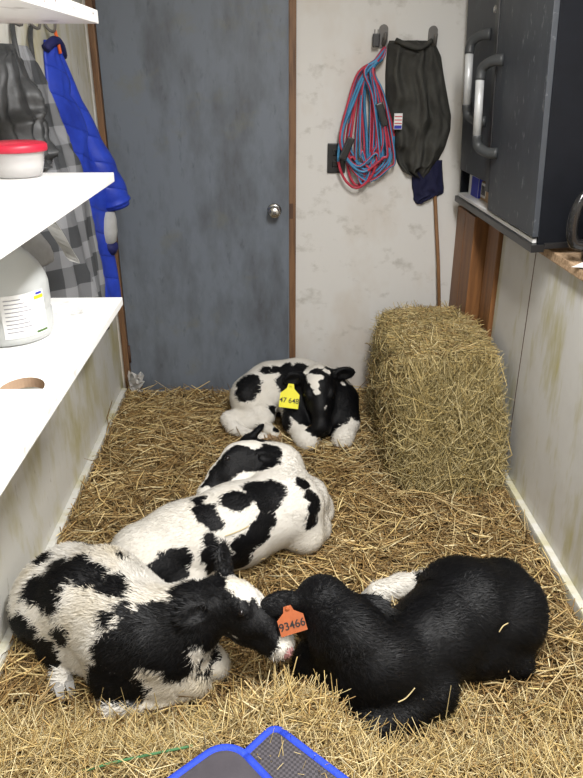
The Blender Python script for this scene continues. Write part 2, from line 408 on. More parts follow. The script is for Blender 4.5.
# jug
jg = empty('plastic_jug', (-0.625, 1.60, 0.95), 'large translucent white plastic jug with printed label on lowest shelf', 'jug')
spin('jug_body', [(0.07, 0.0), (0.094, 0.004), (0.100, 0.016), (0.100, 0.060), (0.0975, 0.064), (0.0975, 0.070), (0.100, 0.074), (0.100, 0.128), (0.096, 0.145), (0.084, 0.170), (0.066, 0.193), (0.046, 0.212), (0.030, 0.224), (0.024, 0.230), (0.023, 0.245)], M['jug'], jg, n=40)
spin('jug_cap', [(0.027, 0.243), (0.0275, 0.262), (0.024, 0.266)], M['white'], jg, n=24)
tube('jug_handle', smooth_path([(-0.06, 0.02, 0.19), (-0.075, 0.03, 0.225), (-0.05, 0.02, 0.245), (-0.024, 0.008, 0.238)], 14), 0.011, M['jug'], jg)
def arc_patch(name, r, a0, a1, z0, z1, mat, parent, n=14):
    vs, fs = [], []
    for i in range(n+1):
        a = a0+(a1-a0)*i/n
        vs += [(r*math.cos(a), r*math.sin(a), z0), (r*math.cos(a), r*math.sin(a), z1)]
    for i in range(n): fs.append((2*i, 2*i+2, 2*i+3, 2*i+1))
    return mk(name, vs, fs, mat, parent, smooth=True)
LA0, LA1 = -1.35, -0.28
lb = arc_patch('jug_label', 0.1012, LA0, LA1, 0.022, 0.122, M['white'], jg)
arc_patch('label_print', 0.1017, LA1-0.30, LA1-0.02, 0.103, 0.111, M['yellow_print'], lb)
arc_patch('label_print', 0.1017, LA1-0.24, LA1-0.06, 0.113, 0.118, M['blue_print'], lb)
arc_patch('label_print', 0.1017, LA1-0.34, LA1-0.02, 0.025, 0.030, M['green_print'], lb)
for i in range(9):
    arc_patch('label_print', 0.1017, LA0+0.08, LA0+0.45+0.22*((i*7) % 4)/3, 0.036+i*0.0092, 0.0385+i*0.0092, M['paper_print'], lb, 6)

# tub with red lid
tb = empty('plastic_tub', (-0.648, 1.878, 1.28), 'clear plastic tub with red lid on the middle shelf', 'tub')
spin('tub_body', [(0.050, 0.0), (0.060, 0.003), (0.068, 0.03), (0.073, 0.068), (0.074, 0.070)], M['tub'], tb, n=36)
spin('tub_contents', [(0.046, 0.004), (0.056, 0.007), (0.062, 0.03), (0.064, 0.040), (0.0, 0.041)], M['grey_cloth'], tb, n=30)
spin('tub_lid', [(0.079, 0.062), (0.081, 0.066), (0.081, 0.078), (0.076, 0.082), (0.070, 0.080), (0.064, 0.084), (0.0, 0.085)], M['red_lid'], tb, n=40)

# ------------------------------------------------------------------ garments
def garment(name, rows, mat, parent, wall, nseg=44, nrow=64, folds=(3, 0.010), seed=0, quilt=None, loc=(0, 0, 0), back=0.004, wr_k=0.5):
    """rows: (z, left, right, out) along a wall; wall 'back' (along=x, out=-y from YB) or 'left' (along=y, out=+x from XL)"""
    R = np.array(rows, float)
    t = np.linspace(0, 1, len(R)); tt = np.linspace(0, 1, nrow)
    Z, L, Rr, O = [np.interp(tt, t, R[:, i]) for i in range(4)]
    r = np.random.default_rng(seed); ph = r.uniform(0, 6.28, 6)
    vs, fs = [], []
    n2 = nseg*2
    gs, gv = np.meshgrid(np.linspace(0, 1, nseg), tt)
    r6 = vnoise(np.stack([gs*3, gv*5, 0*gs+seed], -1).reshape(-1, 3), 1.3, seed+1).reshape(gs.shape)
    for i in range(nrow):
        v = tt[i]
        for j in range(n2):
            front = j < nseg
            s = j/(nseg-1) if front else 1-(j-nseg+0.5)/nseg
            s = min(max(s, 0), 1)
            bul = max(math.sin(math.pi*s), 0)**0.55
            if front:
                nf, A = folds
                wv = r6[i, j]
                f1 = 1-2*abs(math.sin(math.pi*nf*s+ph[0]+1.3*math.sin(2.4*v+ph[1])+1.1*wv))**0.8
                f2 = math.sin(2*math.pi*nf*1.9*s+ph[2]+5*v+2*wv)
                f3 = 1-2*abs(math.sin(7*v+4*s+ph[3]+1.6*wv))**0.7
                w = (f1+0.5*f2+wr_k*f3)*A*min(1, 0.35+v*1.2)*min(1, bul*1.6)
                o = back + O[i]*bul + w*min(1, O[i]/0.03)
                if quilt: o += quilt[1]*abs(math.sin(math.pi*v*quilt[0]))**0.4*bul
                o = max(o, back+0.002)
            else:
                o = back*0.5
            a = L[i]+(Rr[i]-L[i])*s + 0.006*math.sin(6*v+ph[4])
            p = (a, YB-o, Z[i]) if wall == 'back' else (XL+o, a, Z[i])
            vs.append(p)
    for i in range(nrow-1):
        for j in range(n2):
            fs.append((i*n2+j, i*n2+(j+1) % n2, (i+1)*n2+(j+1) % n2, (i+1)*n2+j))
    fs.append(tuple(range(n2))); fs.append(tuple(range((nrow-1)*n2, nrow*n2))[::-1])
    vs = [tuple(np.array(p)-np.array(loc)) for p in vs]
    bm = bmesh.new(); bvs = [bm.verts.new(p) for p in vs]
    for f in fs: bm.faces.new([bvs[k] for k in f])
    return from_bm(name, bm, mat, parent, (0, 0, 0), True)

# grey plaid overalls hanging by two straps
ov_loc = (XL, 2.40, 0.55)
ov = empty('hanging_overalls', ov_loc, 'dark grey plaid overalls hanging by two straps from wall hooks', 'overalls')
garment('overalls_body', [(1.60, 2.40, 2.47, 0.020), (1.55, 2.36, 2.52, 0.040), (1.45, 2.34, 2.60, 0.062), (1.34, 2.32, 2.66, 0.085), (1.22, 2.30, 2.70, 0.118), (1.0, 2.26, 2.70, 0.140), (0.80, 2.26, 2.70, 0.165), (0.66, 2.28, 2.70, 0.17)], M['plaid'], ov, 'left', folds=(3, 0.013), seed=3, loc=ov_loc)
for (y0, y1) in ((2.375, 2.33), (2.555, 2.47)):
    tube('strap', smooth_path([(0.012, y0-2.40, 1.66-0.55), (0.018, (y0+y1)/2-2.40, 1.62-0.55), (0.030, y1-2.40, 1.55-0.55)], 8), 0.008, M['strap'], ov, flat=0.4)
# scrunched black shell over the top front
garment('lining_bunch', [(1.60, 2.26, 2.36, 0.02), (1.55, 2.20, 2.39, 0.050), (1.46, 2.15, 2.41, 0.075), (1.38, 2.12, 2.41, 0.095), (1.30, 2.12, 2.38, 0.105), (1.26, 2.14, 2.36, 0.095), (1.235, 2.22, 2.38, 0.05)], M['strap'], ov, 'left', folds=(4, 0.017), seed=8, loc=ov_loc, wr_k=1.1)
for hy in (2.39, 2.565, 2.74):
    tag(tube('coat_hook', smooth_path([(XL+0.001, hy, 1.70), (XL+0.012, hy, 1.665), (XL+0.035, hy, 1.655), (XL+0.042, hy, 1.69)], 10), 0.005, M['hook']), {2.39: 'small iron hook holding the first overalls strap', 2.565: 'small iron hook holding the second overalls strap', 2.74: 'small iron hook holding the blue jacket'}[hy], 'hook', 'hooks on the left wall')

# blue jacket
bj_loc = (XL, 2.9, 0.55)
bj = empty('blue_jacket', bj_loc, 'bright blue padded work jacket hanging on left wall beside the door', 'jacket')
garment('jacket_body', [(1.628, 2.71, 2.79, 0.022), (1.58, 2.68, 2.86, 0.035), (1.45, 2.66, 2.98, 0.055), (1.3, 2.68, 3.06, 0.085), (1.1, 2.70, 3.10, 0.10), (0.9, 2.70, 3.12, 0.085), (0.62, 2.70, 3.12, 0.11)], M['blue'], bj, 'left', folds=(2, 0.012), seed=5, quilt=(6, 0.010), loc=bj_loc)
def L3(p, loc): return tuple(np.array(p)-np.array(loc))
slv = smooth_path([(-0.765, 2.80, 1.60), (-0.745, 2.84, 1.45), (-0.718, 2.90, 1.30), (-0.688, 2.93, 1.18), (-0.662, 2.96, 1.09), (-0.648, 2.97, 1.035)], 26)
rad = [0.016+0.046*min(1, i/15)+0.009*abs(math.sin(i*0.55))**0.5*min(1, i/6) for i in range(26)]
sl = tube('sleeve', [L3(p, bj_loc) for p in slv], rad, M['blue'], bj, 14)
tube('cuff', [L3(p, bj_loc) for p in [(-0.650, 2.968, 1.045), (-0.646, 2.972, 1.020)]], [0.062, 0.060], M['blue'], sl, 16)
tube('collar', smooth_path([L3(p, bj_loc) for p in [(-0.765, 2.68, 1.60), (-0.745, 2.72, 1.625), (-0.742, 2.78, 1.615), (-0.752, 2.84, 1.58)]], 12), 0.016, M['navy_lining'], bj)
tube('hanging_loop', smooth_path([L3(p, bj_loc) for p in [(-0.745, 2.745, 1.66), (-0.738, 2.74, 1.63), (-0.732, 2.735, 1.585)]], 8), 0.006, M['orange'], bj, flat=0.5)
gl = empty('work_glove', (-0.685, 2.93, 0.87), 'grey knit work glove with navy cuff sticking out below blue sleeve', 'glove')
spin('glove_hand', [(0.020, 0.0), (0.036, 0.02), (0.041, 0.06), (0.036, 0.11), (0.028, 0.14)], M['grey_cloth'], gl, (0.0, 0, 0.0), 18, (0.0, 0.1, 0.0))
spin('glove_cuff', [(0.034, -0.03), (0.037, -0.005), (0.032, 0.012), (0.02, 0.016)], M['navy_lining'], gl, (0.008, 0, 0.0), 18, (0.2, 0.35, 0.0))
cs = smooth_path([(-0.672, 2.10, 1.165), (-0.650, 2.095, 1.12), (-0.620, 2.09, 1.06), (-0.592, 2.085, 1.005)], 12)
vs = []
for i, c in enumerate(cs):
    w_ = 0.019 if i < 11 else 0.014; b_ = 0.004*math.sin(i*0.9)
    vs += [c+V3(-w_, b_, 0.006), c+V3(w_, -b_, -0.004), c+V3(w_, 0.004-b_, -0.004), c+V3(-w_, 0.004+b_, 0.006)]
fs = [(i*4+j, i*4+(j+1) % 4, i*4+4+(j+1) % 4, i*4+4+j) for i in range(11) for j in range(4)]+[(3, 2, 1, 0), (44, 45, 46, 47)]
mk('cloth_strip', vs, fs, M['grey_cloth'])
tag(bpy.data.objects['cloth_strip'], 'pale grey cloth strip dangling in front of the plaid overalls', 'cloth')
garment('cloth_bag', [(1.15, 2.02, 2.12, 0.05), (1.10, 2.00, 2.14, 0.095), (1.05, 1.99, 2.16, 0.125), (1.01, 1.99, 2.16, 0.125), (0.985, 2.02, 2.12, 0.07)], plain('grey_bag_cloth', (0.30, 0.30, 0.30), 0.8, bmp=0.3), None, 'left', nseg=20, nrow=20, folds=(2, 0.006), seed=6)
tag(bpy.data.objects['cloth_bag'], 'grey cloth bag hanging behind the jug', 'bag')

# back wall: hooks, garment, cord, navy cloth, plate, pole
def wall_hook(x, z, label):
    h = empty('wall_hook', (x, YB, z), label, 'hook', 'hooks on the back wall')
    bm = bmesh.new(); ring = [(0.019*math.cos(a), 0.019*math.sin(a)) for a in np.linspace(0, math.pi, 13)] + [(-0.019, -0.07), (0.019, -0.07)]
    lo = [bm.verts.new((x_, -0.001, z_)) for x_, z_ in ring]; hi = [bm.verts.new((x_, -0.014, z_)) for x_, z_ in ring]
    bm.faces.new(lo); bm.faces.new(hi[::-1])
    for i in range(len(ring)): bm.faces.new((lo[i], hi[i], hi[(i+1) % len(ring)], lo[(i+1) % len(ring)]))
    from_bm('back_plate', bm, M['hook'], h)
    tube('peg', smooth_path([(0, -0.012, -0.05), (0, -0.04, -0.055), (0, -0.065, -0.04), (0, -0.072, -0.015)], 10), 0.008, M['hook'], h)
wall_hook(0.487, 1.695, 'grey round-topped iron hook holding the coiled cord')
wall_hook(0.700, 1.690, 'grey round-topped iron hook at the shirt shoulder')
sh_loc = (0.66, YB, 1.05)
sh = empty('hanging_shirt', sh_loc, 'dark olive grey shirt hanging from two hooks on back wall', 'shirt')
garment('shirt_body', [(1.652, 0.508, 0.695, 0.028), (1.635, 0.505, 0.715, 0.055), (1.59, 0.506, 0.745, 0.075), (1.52, 0.508, 0.765, 0.085), (1.42, 0.516, 0.795, 0.095), (1.35, 0.525, 0.815, 0.10), (1.29, 0.540, 0.815, 0.10), (1.22, 0.555, 0.795, 0.095), (1.15, 0.575, 0.760, 0.085), (1.11, 0.60, 0.735, 0.07), (1.085, 0.655, 0.705, 0.04)], M['shirt'], sh, 'back', folds=(2.6, 0.022), seed=12, loc=sh_loc, wr_k=0.8)
tube('neck_band', smooth_path([L3(p, sh_loc) for p in [(0.535, YB-0.055, 1.652), (0.585, YB-0.085, 1.630), (0.635, YB-0.09, 1.622), (0.685, YB-0.06, 1.650)]], 12), 0.010, M['shirt'], sh, 8)
garment('navy_cloth', [(1.16, 0.655, 0.79, 0.02), (1.10, 0.655, 0.80, 0.035), (1.04, 0.655, 0.805, 0.035), (1.01, 0.658, 0.80, 0.032), (0.985, 0.66, 0.74, 0.03), (0.965, 0.68, 0.71, 0.02)], M['navy'], None, 'back', nseg=20, nrow=22, folds=(2, 0.008), seed=4)
tag(bpy.data.objects['navy_cloth'], 'navy blue cloth hanging below the olive grey shirt', 'cloth')
# packet label by the shirt edge
pk = empty('paper_tag', (0.556, YB-0.10, 1.33), 'small white paper tag with red and blue print between cord and shirt', 'tag')
box('paper', (-0.018, -0.001, -0.03), (0.018, 0.001, 0.035), M['white'], pk)
for zz, mm in ((0.022, 'red_print'), (0.008, 'red_print'), (-0.006, 'red_print')):
    box('printed_band', (-0.016, -0.0018, zz-0.002), (0.016, -0.001, zz+0.002), M[mm], pk)
box('blue_band', (-0.016, -0.0018, -0.028), (0.016, -0.001, -0.014), M['blue_print'], pk)

# coiled two-tone cord
cd = empty('coiled_cord', (0.44, YB, 1.06), 'red and blue twisted extension cord coiled on back wall hook', 'cord')
path = []
r = np.random.default_rng(21)
for k in range(16):
    lx = 0.300+0.125*((k*7) % 16)/15+0.008*r.normal(); rx = 0.44+0.115*((k*5+3) % 16)/15+0.008*r.normal()
    bot = 1.045+0.11*((k*11) % 16)/15; dep = 0.022+0.055*r.random(); tp = 1.605+0.02*r.random(); nk = 0.372+0.05*r.random()
    mx = (lx+rx)/2
    pts = [(0.487, 0.066, tp), (0.45, dep+0.02, tp-0.045), (nk, dep+0.01, 1.525), (nk*0.6+lx*0.4-0.01, dep, 1.41), (lx, dep, 1.235+0.03*r.normal()), (lx*0.75+mx*0.25, dep, bot+0.055), (mx, dep, bot), (rx*0.8+mx*0.2, dep+0.01, bot+0.06), (rx, dep+0.015, 1.25+0.04*r.normal()), (rx*0.45+0.55*(nk+0.03), dep+0.02, 1.43), (nk+0.025, dep+0.025, 1.535), (0.476, 0.072, tp-0.03)]
    path += pts
path = smooth_path([(x, YB-y, z) for x, y, z in path], 16*52)
vs, fs = frame_tube([L3(p, (0.44, YB, 1.06)) for p in path], 0.0062, 8)
o = mk('cord', vs, fs, [M['cord_blue'], M['cord_red']], cd, smooth=True)
mi = np.zeros(len(fs), np.int32); cur, left_ = 0, 20
for q in range(len(fs)-2):
    if q % 8 == 0:
        left_ -= 1
        if left_ <= 0: cur = 1-cur; left_ = int(r.integers(8, 22) if cur else r.integers(14, 36))
    mi[q] = cur if (q % 8) < 6 else 1-cur
o.data.polygons.foreach_set('material_index', mi)
pg = box('plug', (-0.015, -0.022, -0.03), (0.015, 0.0, 0.022), M['black'], cd, 0.005, L3((0.452, YB-0.03, 1.655), (0.44, YB, 1.06)))
for px in (-0.007, 0.007): box('prong', (px-0.002, -0.014, 0.02), (px+0.002, -0.008, 0.038), M['hook'], pg)
box('connector', (-0.016, -0.016, -0.05), (0.016, 0.016, 0.05), M['black'], cd, 0.006, L3((0.335, YB-0.10, 1.22), (0.44, YB, 1.06)), Matrix.Rotation(0.4, 3, 'Y'))
box('connector', (-0.016, -0.016, -0.05), (0.016, 0.016, 0.05), M['black'], cd, 0.006, L3((0.485, YB-0.09, 1.36), (0.44, YB, 1.06)), Matrix.Rotation(-0.35, 3, 'Y'))
sw = tag(box('outlet_plate', (0.257, YB-0.012, 1.105), (0.34, YB-0.0005, 1.235), M['black'], bevel=0.004), 'black outlet cover plate on back wall behind the cord', 'outlet')
for dz in (1.145, 1.195): box('socket', (0.28, YB-0.0145, dz-0.014), (0.317, YB-0.011, dz+0.014), M['black_gloss'], sw, 0.003)
tag(tube('wooden_pole', [(0.757, YB-0.011, 1.06), (0.80, YB-0.04, 0.70), (0.86, YB-0.10, 0.02)], 0.0085, M['pole'], None, 10), 'thin brown wooden pole leaning in the corner behind the bale', 'pole')

# ------------------------------------------------------------------ cabinet on the right
CX0, CX1, CY0, CY1, CZ0, CZ1 = 0.86, 1.36, 2.235, 3.26, 1.005, 2.02
cb = empty('storage_cabinet', (1.1, 2.8, CZ0+0.012), 'tall charcoal metal cabinet with two long-handled doors on right ledge', 'cabinet')
cbl = (1.1, 2.8, CZ0)
cb.rotation_euler = (0, -0.05, 0)   # the cabinet leans a little into the room
def cpart(name, lo, hi, mat, bevel=0.003, parent=cb): return box(name, L3(lo, cbl), L3(hi, cbl), mat, parent, bevel)
cpart('side_panel', (CX0, CY0, CZ0), (CX1, CY0+0.018, CZ1), M['cab_dark'])
cpart('side_panel', (CX0, CY1-0.018, CZ0), (CX1, CY1, CZ1), M['cab_dark'])
cpart('back_panel', (CX1-0.012, CY0+0.018, CZ0), (CX1, CY1-0.018, CZ1), M['cab_dark'])
cpart('top_panel', (CX0, CY0+0.018, CZ1-0.018), (CX1-0.012, CY1-0.018, CZ1), M['cab_dark'])
cpart('bottom_panel', (CX0-0.012, CY0+0.018, CZ0+0.012), (CX1-0.012, CY1-0.018, CZ0+0.026), M['shelf'])
cpart('bottom_rail', (CX0-0.022, CY0-0.006, CZ0-0.014), (CX0+0.02, CY1, CZ0+0.011), M['black'])
cpart('side_rail', (CX0+0.02, CY0-0.006, CZ0-0.004), (CX1, CY0+0.0, CZ0+0.016), M['black'])
cpart('inner_shelf', (CX0+0.03, CY0+0.02, 1.45), (CX1-0.02, CY1-0.02, 1.465), M['cab_dark'])
YM = 2.755
d1 = cpart('door', (CX0-0.004, YM+0.006, CZ0+0.125), (CX0+0.018, CY1-0.004, CZ1-0.003), M['cab'])
d2 = cpart('door', (CX0-0.018, CY0+0.004, CZ0+0.034), (CX0+0.002, YM, CZ1-0.003), M['cab'])
cpart('gap_shade_strip', (CX0-0.022, YM-0.002, CZ0+0.10), (CX0-0.004, YM+0.035, CZ1-0.003), M['black'])  # black strip standing in for the shaded gap where the doors meet
def long_handle(door, x0, y, zt, zb, ym):
    """bracketed bar handle sticking out into the room"""
    out = x0-0.062
    p = lambda *q: L3(q, cbl)
    g = tube('handle', [p(out, y, zt-0.045), p(out, y, zb+0.045)], 0.0155, M['grip'], door, 14)
    for z, s in ((zt, 1), (zb, -1)):
        vs, fs = frame_tube(smooth_path([p(x0+0.002, ym, z+0.012*s), p(x0-0.03, ym+(y-ym)*0.5, z+0.010*s), p(out+0.006, y, z-0.012*s), p(out, y, z-0.050*s)], 14), [0.021, 0.020, 0.0195, 0.019, 0.0185]+[0.018]*9, 12)
        mk('handle_bracket', vs, fs, M['handle_grey'], g, smooth=True)
long_handle(d1, CX0-0.004, 2.955, 1.645, 1.365, 2.90)
long_handle(d2, CX0-0.018, 2.735, 1.555, 1.268, 2.675)
spin('door_lock', [(0.014, 0), (0.014, 0.006), (0.009, 0.010), (0.0, 0.010)], M['steel'], d1, L3((CX0-0.004, 2.84, 1.735), cbl), 16, (0, -math.pi/2, 0))
# small boxes in the gap
bb = empty('carton', (0.905, 3.13, CZ0+0.026), 'small blue and white carton on cabinet floor', 'carton')
box('carton_body', (-0.022, -0.075, 0), (0.06, 0.075, 0.085), M['white'], bb, 0.002)
box('blue_face', (-0.0232, -0.074, 0.002), (-0.022, 0.03, 0.083), M['blue_print'], bb)
box('blue_face', (-0.021, -0.0765, 0.002), (0.059, -0.075, 0.083), M['blue_print'], bb)
cc = empty('cardboard_box', (0.92, 2.93, CZ0+0.026), 'plain cardboard box with barcode sticker beside the blue carton', 'box')
box('box_body', (-0.025, -0.15, 0), (0.10, 0.12, 0.075), M['card'], cc, 0.002)
st = box('sticker', (-0.0262, 0.05, 0.012), (-0.025, 0.118, 0.07), M['white'], cc)
for i in range(9): box('barcode_bar', (-0.0270, 0.056+i*0.0065, 0.022), (-0.0262, 0.056+i*0.0065+(0.002 if i % 3 else 0.004), 0.060), M['ink'], st)
tag(box('trim_4', (XR-0.03, -1.3, 0.957), (1.42, YB-0.002, 0.988), M['particle'], bevel=0.004), kind='structure', label='bare particle board ledge topping the right half wall')
# black carafe at the right frame edge
cf = empty('coffee_carafe', (1.03, 2.11, 0.988), 'glossy black jug with side handle on particle board ledge', 'jug')
spin('carafe_body', [(0.06, 0.0), (0.072, 0.006), (0.074, 0.03), (0.078, 0.09), (0.072, 0.17), (0.055, 0.215), (0.050, 0.235), (0.056, 0.25), (0.03, 0.262), (0.012, 0.270), (0.012, 0.285), (0.0, 0.287)], M['black_gloss'], cf, n=32)
tube('carafe_handle', smooth_path([(-0.055, -0.01, 0.215), (-0.10, -0.015, 0.205), (-0.125, -0.02, 0.165), (-0.128, -0.02, 0.10), (-0.11, -0.016, 0.062), (-0.07, -0.01, 0.055)], 24), 0.014, M['black_gloss'], cf, 10, flat=1.3)
gp = np.array([(x, y) for y in np.linspace(-0.06, 0.06, 7) for x in np.linspace(-0.07, 0.07, 7)])
vs = [(x+0.012*math.sin(40*y), y, 0.004+0.004*math.sin(70*x+50*y)) for x, y in gp]
fs = [(j*7+i, j*7+i+1, (j+1)*7+i+1, (j+1)*7+i) for j in range(6) for i in range(6)]
o = mk('paper_napkin', vs, fs, M['white'], None, (0.985, 2.03, 0.989)); o.rotation_euler = (0, 0, 0.5)
md = o.modifiers.new('s', 'SOLIDIFY'); md.thickness = 0.001
tag(o, 'crumpled white paper napkin under the black jug', 'napkin')
#@SDF
# ------------------------------------------------------------------ calves: smooth-union solids meshed with surface nets
def _n(v): v = np.array(v, float); return v/np.linalg.norm(v)
class Solid:
    def __init__(s): s.p = []
    def chain(s, pts, k=0.03):
        for a, b in zip(pts[:-1], pts[1:]): s.p.append(('cap', np.array(a[:3], float), np.array(b[:3], float), a[3], b[3], k))
    def ell(s, c, rad, axes=None, k=0.03, sub=False):
        A = np.eye(3) if axes is None else np.array(axes, float)
        s.p.append(('sub' if sub else 'ell', np.array(c, float), A, np.array(rad, float), k))
    def bounds(s):
        lo, hi = np.full(3, 9.), np.full(3, -9.)
        for q in s.p:
            if q[0] == 'cap':
                lo = np.minimum(lo, np.minimum(q[1]-q[3], q[2]-q[4])); hi = np.maximum(hi, np.maximum(q[1]+q[3], q[2]+q[4]))
            elif q[0] == 'ell':
                r = q[3].max(); lo = np.minimum(lo, q[1]-r); hi = np.maximum(hi, q[1]+r)
        return lo-0.03, hi+0.03
    @staticmethod
    def dist(q, P):
        if q[0] == 'cap':
            _, a, b, ra, rb, k = q
            ab = b-a; t = np.clip(((P-a) @ ab)/(ab @ ab+1e-12), 0, 1)
            return np.linalg.norm(P-a-t[..., None]*ab, axis=-1)-(ra+(rb-ra)*t)
        _, c, A, r, k = q
        L = (P-c) @ A.T
        k0 = np.linalg.norm(L/r, axis=-1); k1 = np.linalg.norm(L/(r*r), axis=-1)+1e-9
        return k0*(k0-1)/k1
    def grid(s, h):
        lo, hi = s.bounds(); n = np.ceil((hi-lo)/h).astype(int)+1
        ax = [lo[i]+h*np.arange(n[i]) for i in range(3)]
        D = np.full(n, 0.3, np.float32)
        for q in s.p:
            k = q[-1]
            if q[0] == 'cap': m0, m1 = np.minimum(q[1]-q[3], q[2]-q[4]), np.maximum(q[1]+q[3], q[2]+q[4])
            else: r = q[3].max(); m0, m1 = q[1]-r, q[1]+r
            m0 = m0-k-0.02; m1 = m1+k+0.02
            i0 = np.clip(((m0-lo)/h).astype(int), 0, n-1); i1 = np.clip(((m1-lo)/h).astype(int)+2, 1, n)
            sl = tuple(slice(i0[i], i1[i]) for i in range(3))
            P = np.stack(np.meshgrid(ax[0][sl[0]], ax[1][sl[1]], ax[2][sl[2]], indexing='ij'), -1)
            d = s.dist(q, P).astype(np.float32); o = D[sl]
            if q[0] == 'sub':
                d = -d; hh = np.clip(0.5-0.5*(o-d)/k, 0, 1); D[sl] = o+(d-o)*hh+k*hh*(1-hh)
            else:
                hh = np.clip(0.5+0.5*(o-d)/k, 0, 1); D[sl] = o+(d-o)*hh-k*hh*(1-hh)
        return D, lo
    def at(s, P):
        P = np.atleast_2d(P); D = np.full(len(P), 0.3)
        for q in s.p:
            k = q[-1]; d = s.dist(q, P)
            if q[0] == 'sub': d = -d; hh = np.clip(0.5-0.5*(D-d)/k, 0, 1); D = D+(d-D)*hh+k*hh*(1-hh)
            else: hh = np.clip(0.5+0.5*(D-d)/k, 0, 1); D = D+(d-D)*hh-k*hh*(1-hh)
        return D
def surface_nets(F, lo, h):
    S = F < 0; nx, ny, nz = F.shape
    c = np.zeros((nx-1, ny-1, nz-1), np.int8)
    for dx in (0, 1):
        for dy in (0, 1):
            for dz in (0, 1): c += S[dx:nx-1+dx, dy:ny-1+dy, dz:nz-1+dz]
    act = (c > 0) & (c < 8); I = np.argwhere(act)
    idx = np.full(act.shape, -1, np.int64); idx[act] = np.arange(len(I))
    acc = np.zeros((len(I), 3)); cnt = np.zeros(len(I))
    cor = [(a, b, d) for a in (0, 1) for b in (0, 1) for d in (0, 1)]
    for a in cor:
        for b in cor:
            if sum(b)-sum(a) != 1 or any(b[i] < a[i] for i in range(3)): continue
            fa = F[I[:, 0]+a[0], I[:, 1]+a[1], I[:, 2]+a[2]]; fb = F[I[:, 0]+b[0], I[:, 1]+b[1], I[:, 2]+b[2]]
            x = (fa < 0) != (fb < 0); t = np.where(x, fa/(fa-fb+1e-12), 0)
            p = np.array(a)+t[:, None]*(np.array(b)-np.array(a))
            acc += p*x[:, None]; cnt += x
    Vv = lo+h*(I+acc/cnt[:, None])
    Q = []
    for ax in range(3):
        s0 = [slice(None)]*3; s1 = [slice(None)]*3; s0[ax] = slice(0, -1); s1[ax] = slice(1, None)
        ch = S[tuple(s0)] != S[tuple(s1)]
        E = np.argwhere(ch); u, v = (ax+1) % 3, (ax+2) % 3
        E = E[(E[:, u] > 0) & (E[:, v] > 0) & (E[:, u] < F.shape[u]-1) & (E[:, v] < F.shape[v]-1)]
        ins = S[E[:, 0], E[:, 1], E[:, 2]]
        def g(du, dv):
            X = E.copy(); X[:, u] += du; X[:, v] += dv; return idx[X[:, 0], X[:, 1], X[:, 2]]
        q = np.stack([g(-1, -1), g(0, -1), g(0, 0), g(-1, 0)], 1)
        q[~ins] = q[~ins][:, ::-1]
        Q.append(q)
    return Vv, np.concatenate(Q)
def head(S, poll, fwd, up, sc=1.0, ears=()):
    """calf head; ears: (base, dir, face_normal, length, width) in world space. Returns frame."""
    f = _n(fwd); u = np.array(up, float); u = _n(u-f*(u @ f)); l = np.cross(u, f)
    T = lambda x, y, z: np.array(poll)+sc*(x*f+y*l+z*u)
    A = np.array([f, l, u])
    c = lambda pts, k: S.chain([(*T(x, y, z), r*sc) for x, y, z, r in pts], k)
    S.ell(T(0.035, 0, -0.012), np.array((0.072, 0.060, 0.058))*sc, A, 0.03)
    c([(0.05, 0, 0.004, 0.046), (0.13, 0, -0.014, 0.035), (0.19, 0, -0.032, 0.031)], 0.03)
    c([(0.015, 0.022, -0.055, 0.036), (0.10, 0.014, -0.066, 0.026), (0.19, 0.006, -0.066, 0.020)], 0.025)
    c([(0.015, -0.022, -0.055, 0.036), (0.10, -0.014, -0.066, 0.026), (0.19, -0.006, -0.066, 0.020)], 0.025)
    S.ell(T(0.210, 0, -0.042), np.array((0.030, 0.040, 0.032))*sc, A, 0.02)
    for s in (-1, 1):
        S.ell(T(0.078, s*0.044, 0.012), np.array((0.028, 0.016, 0.018))*sc, A, 0.015)
        S.ell(T(0.09, s*0.034, -0.03), np.array((0.045, 0.022, 0.03))*sc, A, 0.02)
        S.ell(T(0.236, s*0.019, -0.032), np.array((0.009, 0.007, 0.006))*sc, A, 0.006, True)
        S.ell(T(0.215, s*0.034, -0.060), np.array((0.028, 0.010, 0.0035))*sc, A, 0.005, True)
    for b, d, nn, ln, wd in ears:
        d = _n(d); nn = np.array(nn, float); nn = _n(nn-d*(nn @ d)); w = np.cross(nn, d)
        b = np.array(b, float)
        S.chain([(*b, 0.022*sc), (*(b+d*ln*0.3), 0.019*sc)], 0.02)
        S.ell(b+d*ln*0.55, (ln*0.5, wd*0.5, 0.0125), (d, w, nn), 0.012)
        S.ell(b+d*ln*0.60+nn*0.016, (ln*0.36, wd*0.34, 0.0125), (d, w, nn), 0.006, True)
    return dict(poll=np.array(poll, float), f=f, l=l, u=u, sc=sc, T=T)
CALF = {}
# --- calf by the door, facing the viewer
S = Solid()
S.chain([(-0.10, 3.00, 0.140, 0.100), (-0.01, 3.04, 0.155, 0.120), (0.12, 3.03, 0.165, 0.128), (0.24, 2.95, 0.15, 0.115), (0.23, 2.85, 0.11, 0.085)], 0.05)
S.ell((-0.115, 2.965, 0.130), (0.080, 0.075, 0.105), k=0.035)
S.chain([(-0.12, 2.94, 0.16, 0.065), (-0.05, 2.90, 0.085, 0.050), (-0.12, 2.885, 0.065, 0.042), (-0.20, 2.89, 0.07, 0.040)], 0.025)
S.chain([(-0.205, 2.885, 0.072, 0.038), (-0.185, 2.84, 0.052, 0.028), (-0.10, 2.785, 0.040, 0.023), (-0.055, 2.765, 0.036, 0.028)], 0.012)
S.chain([(-0.10, 2.90, 0.07, 0.036), (-0.05, 2.86, 0.060, 0.026), (-0.02, 2.82, 0.050, 0.023), (0.0, 2.795, 0.045, 0.026)], 0.012)
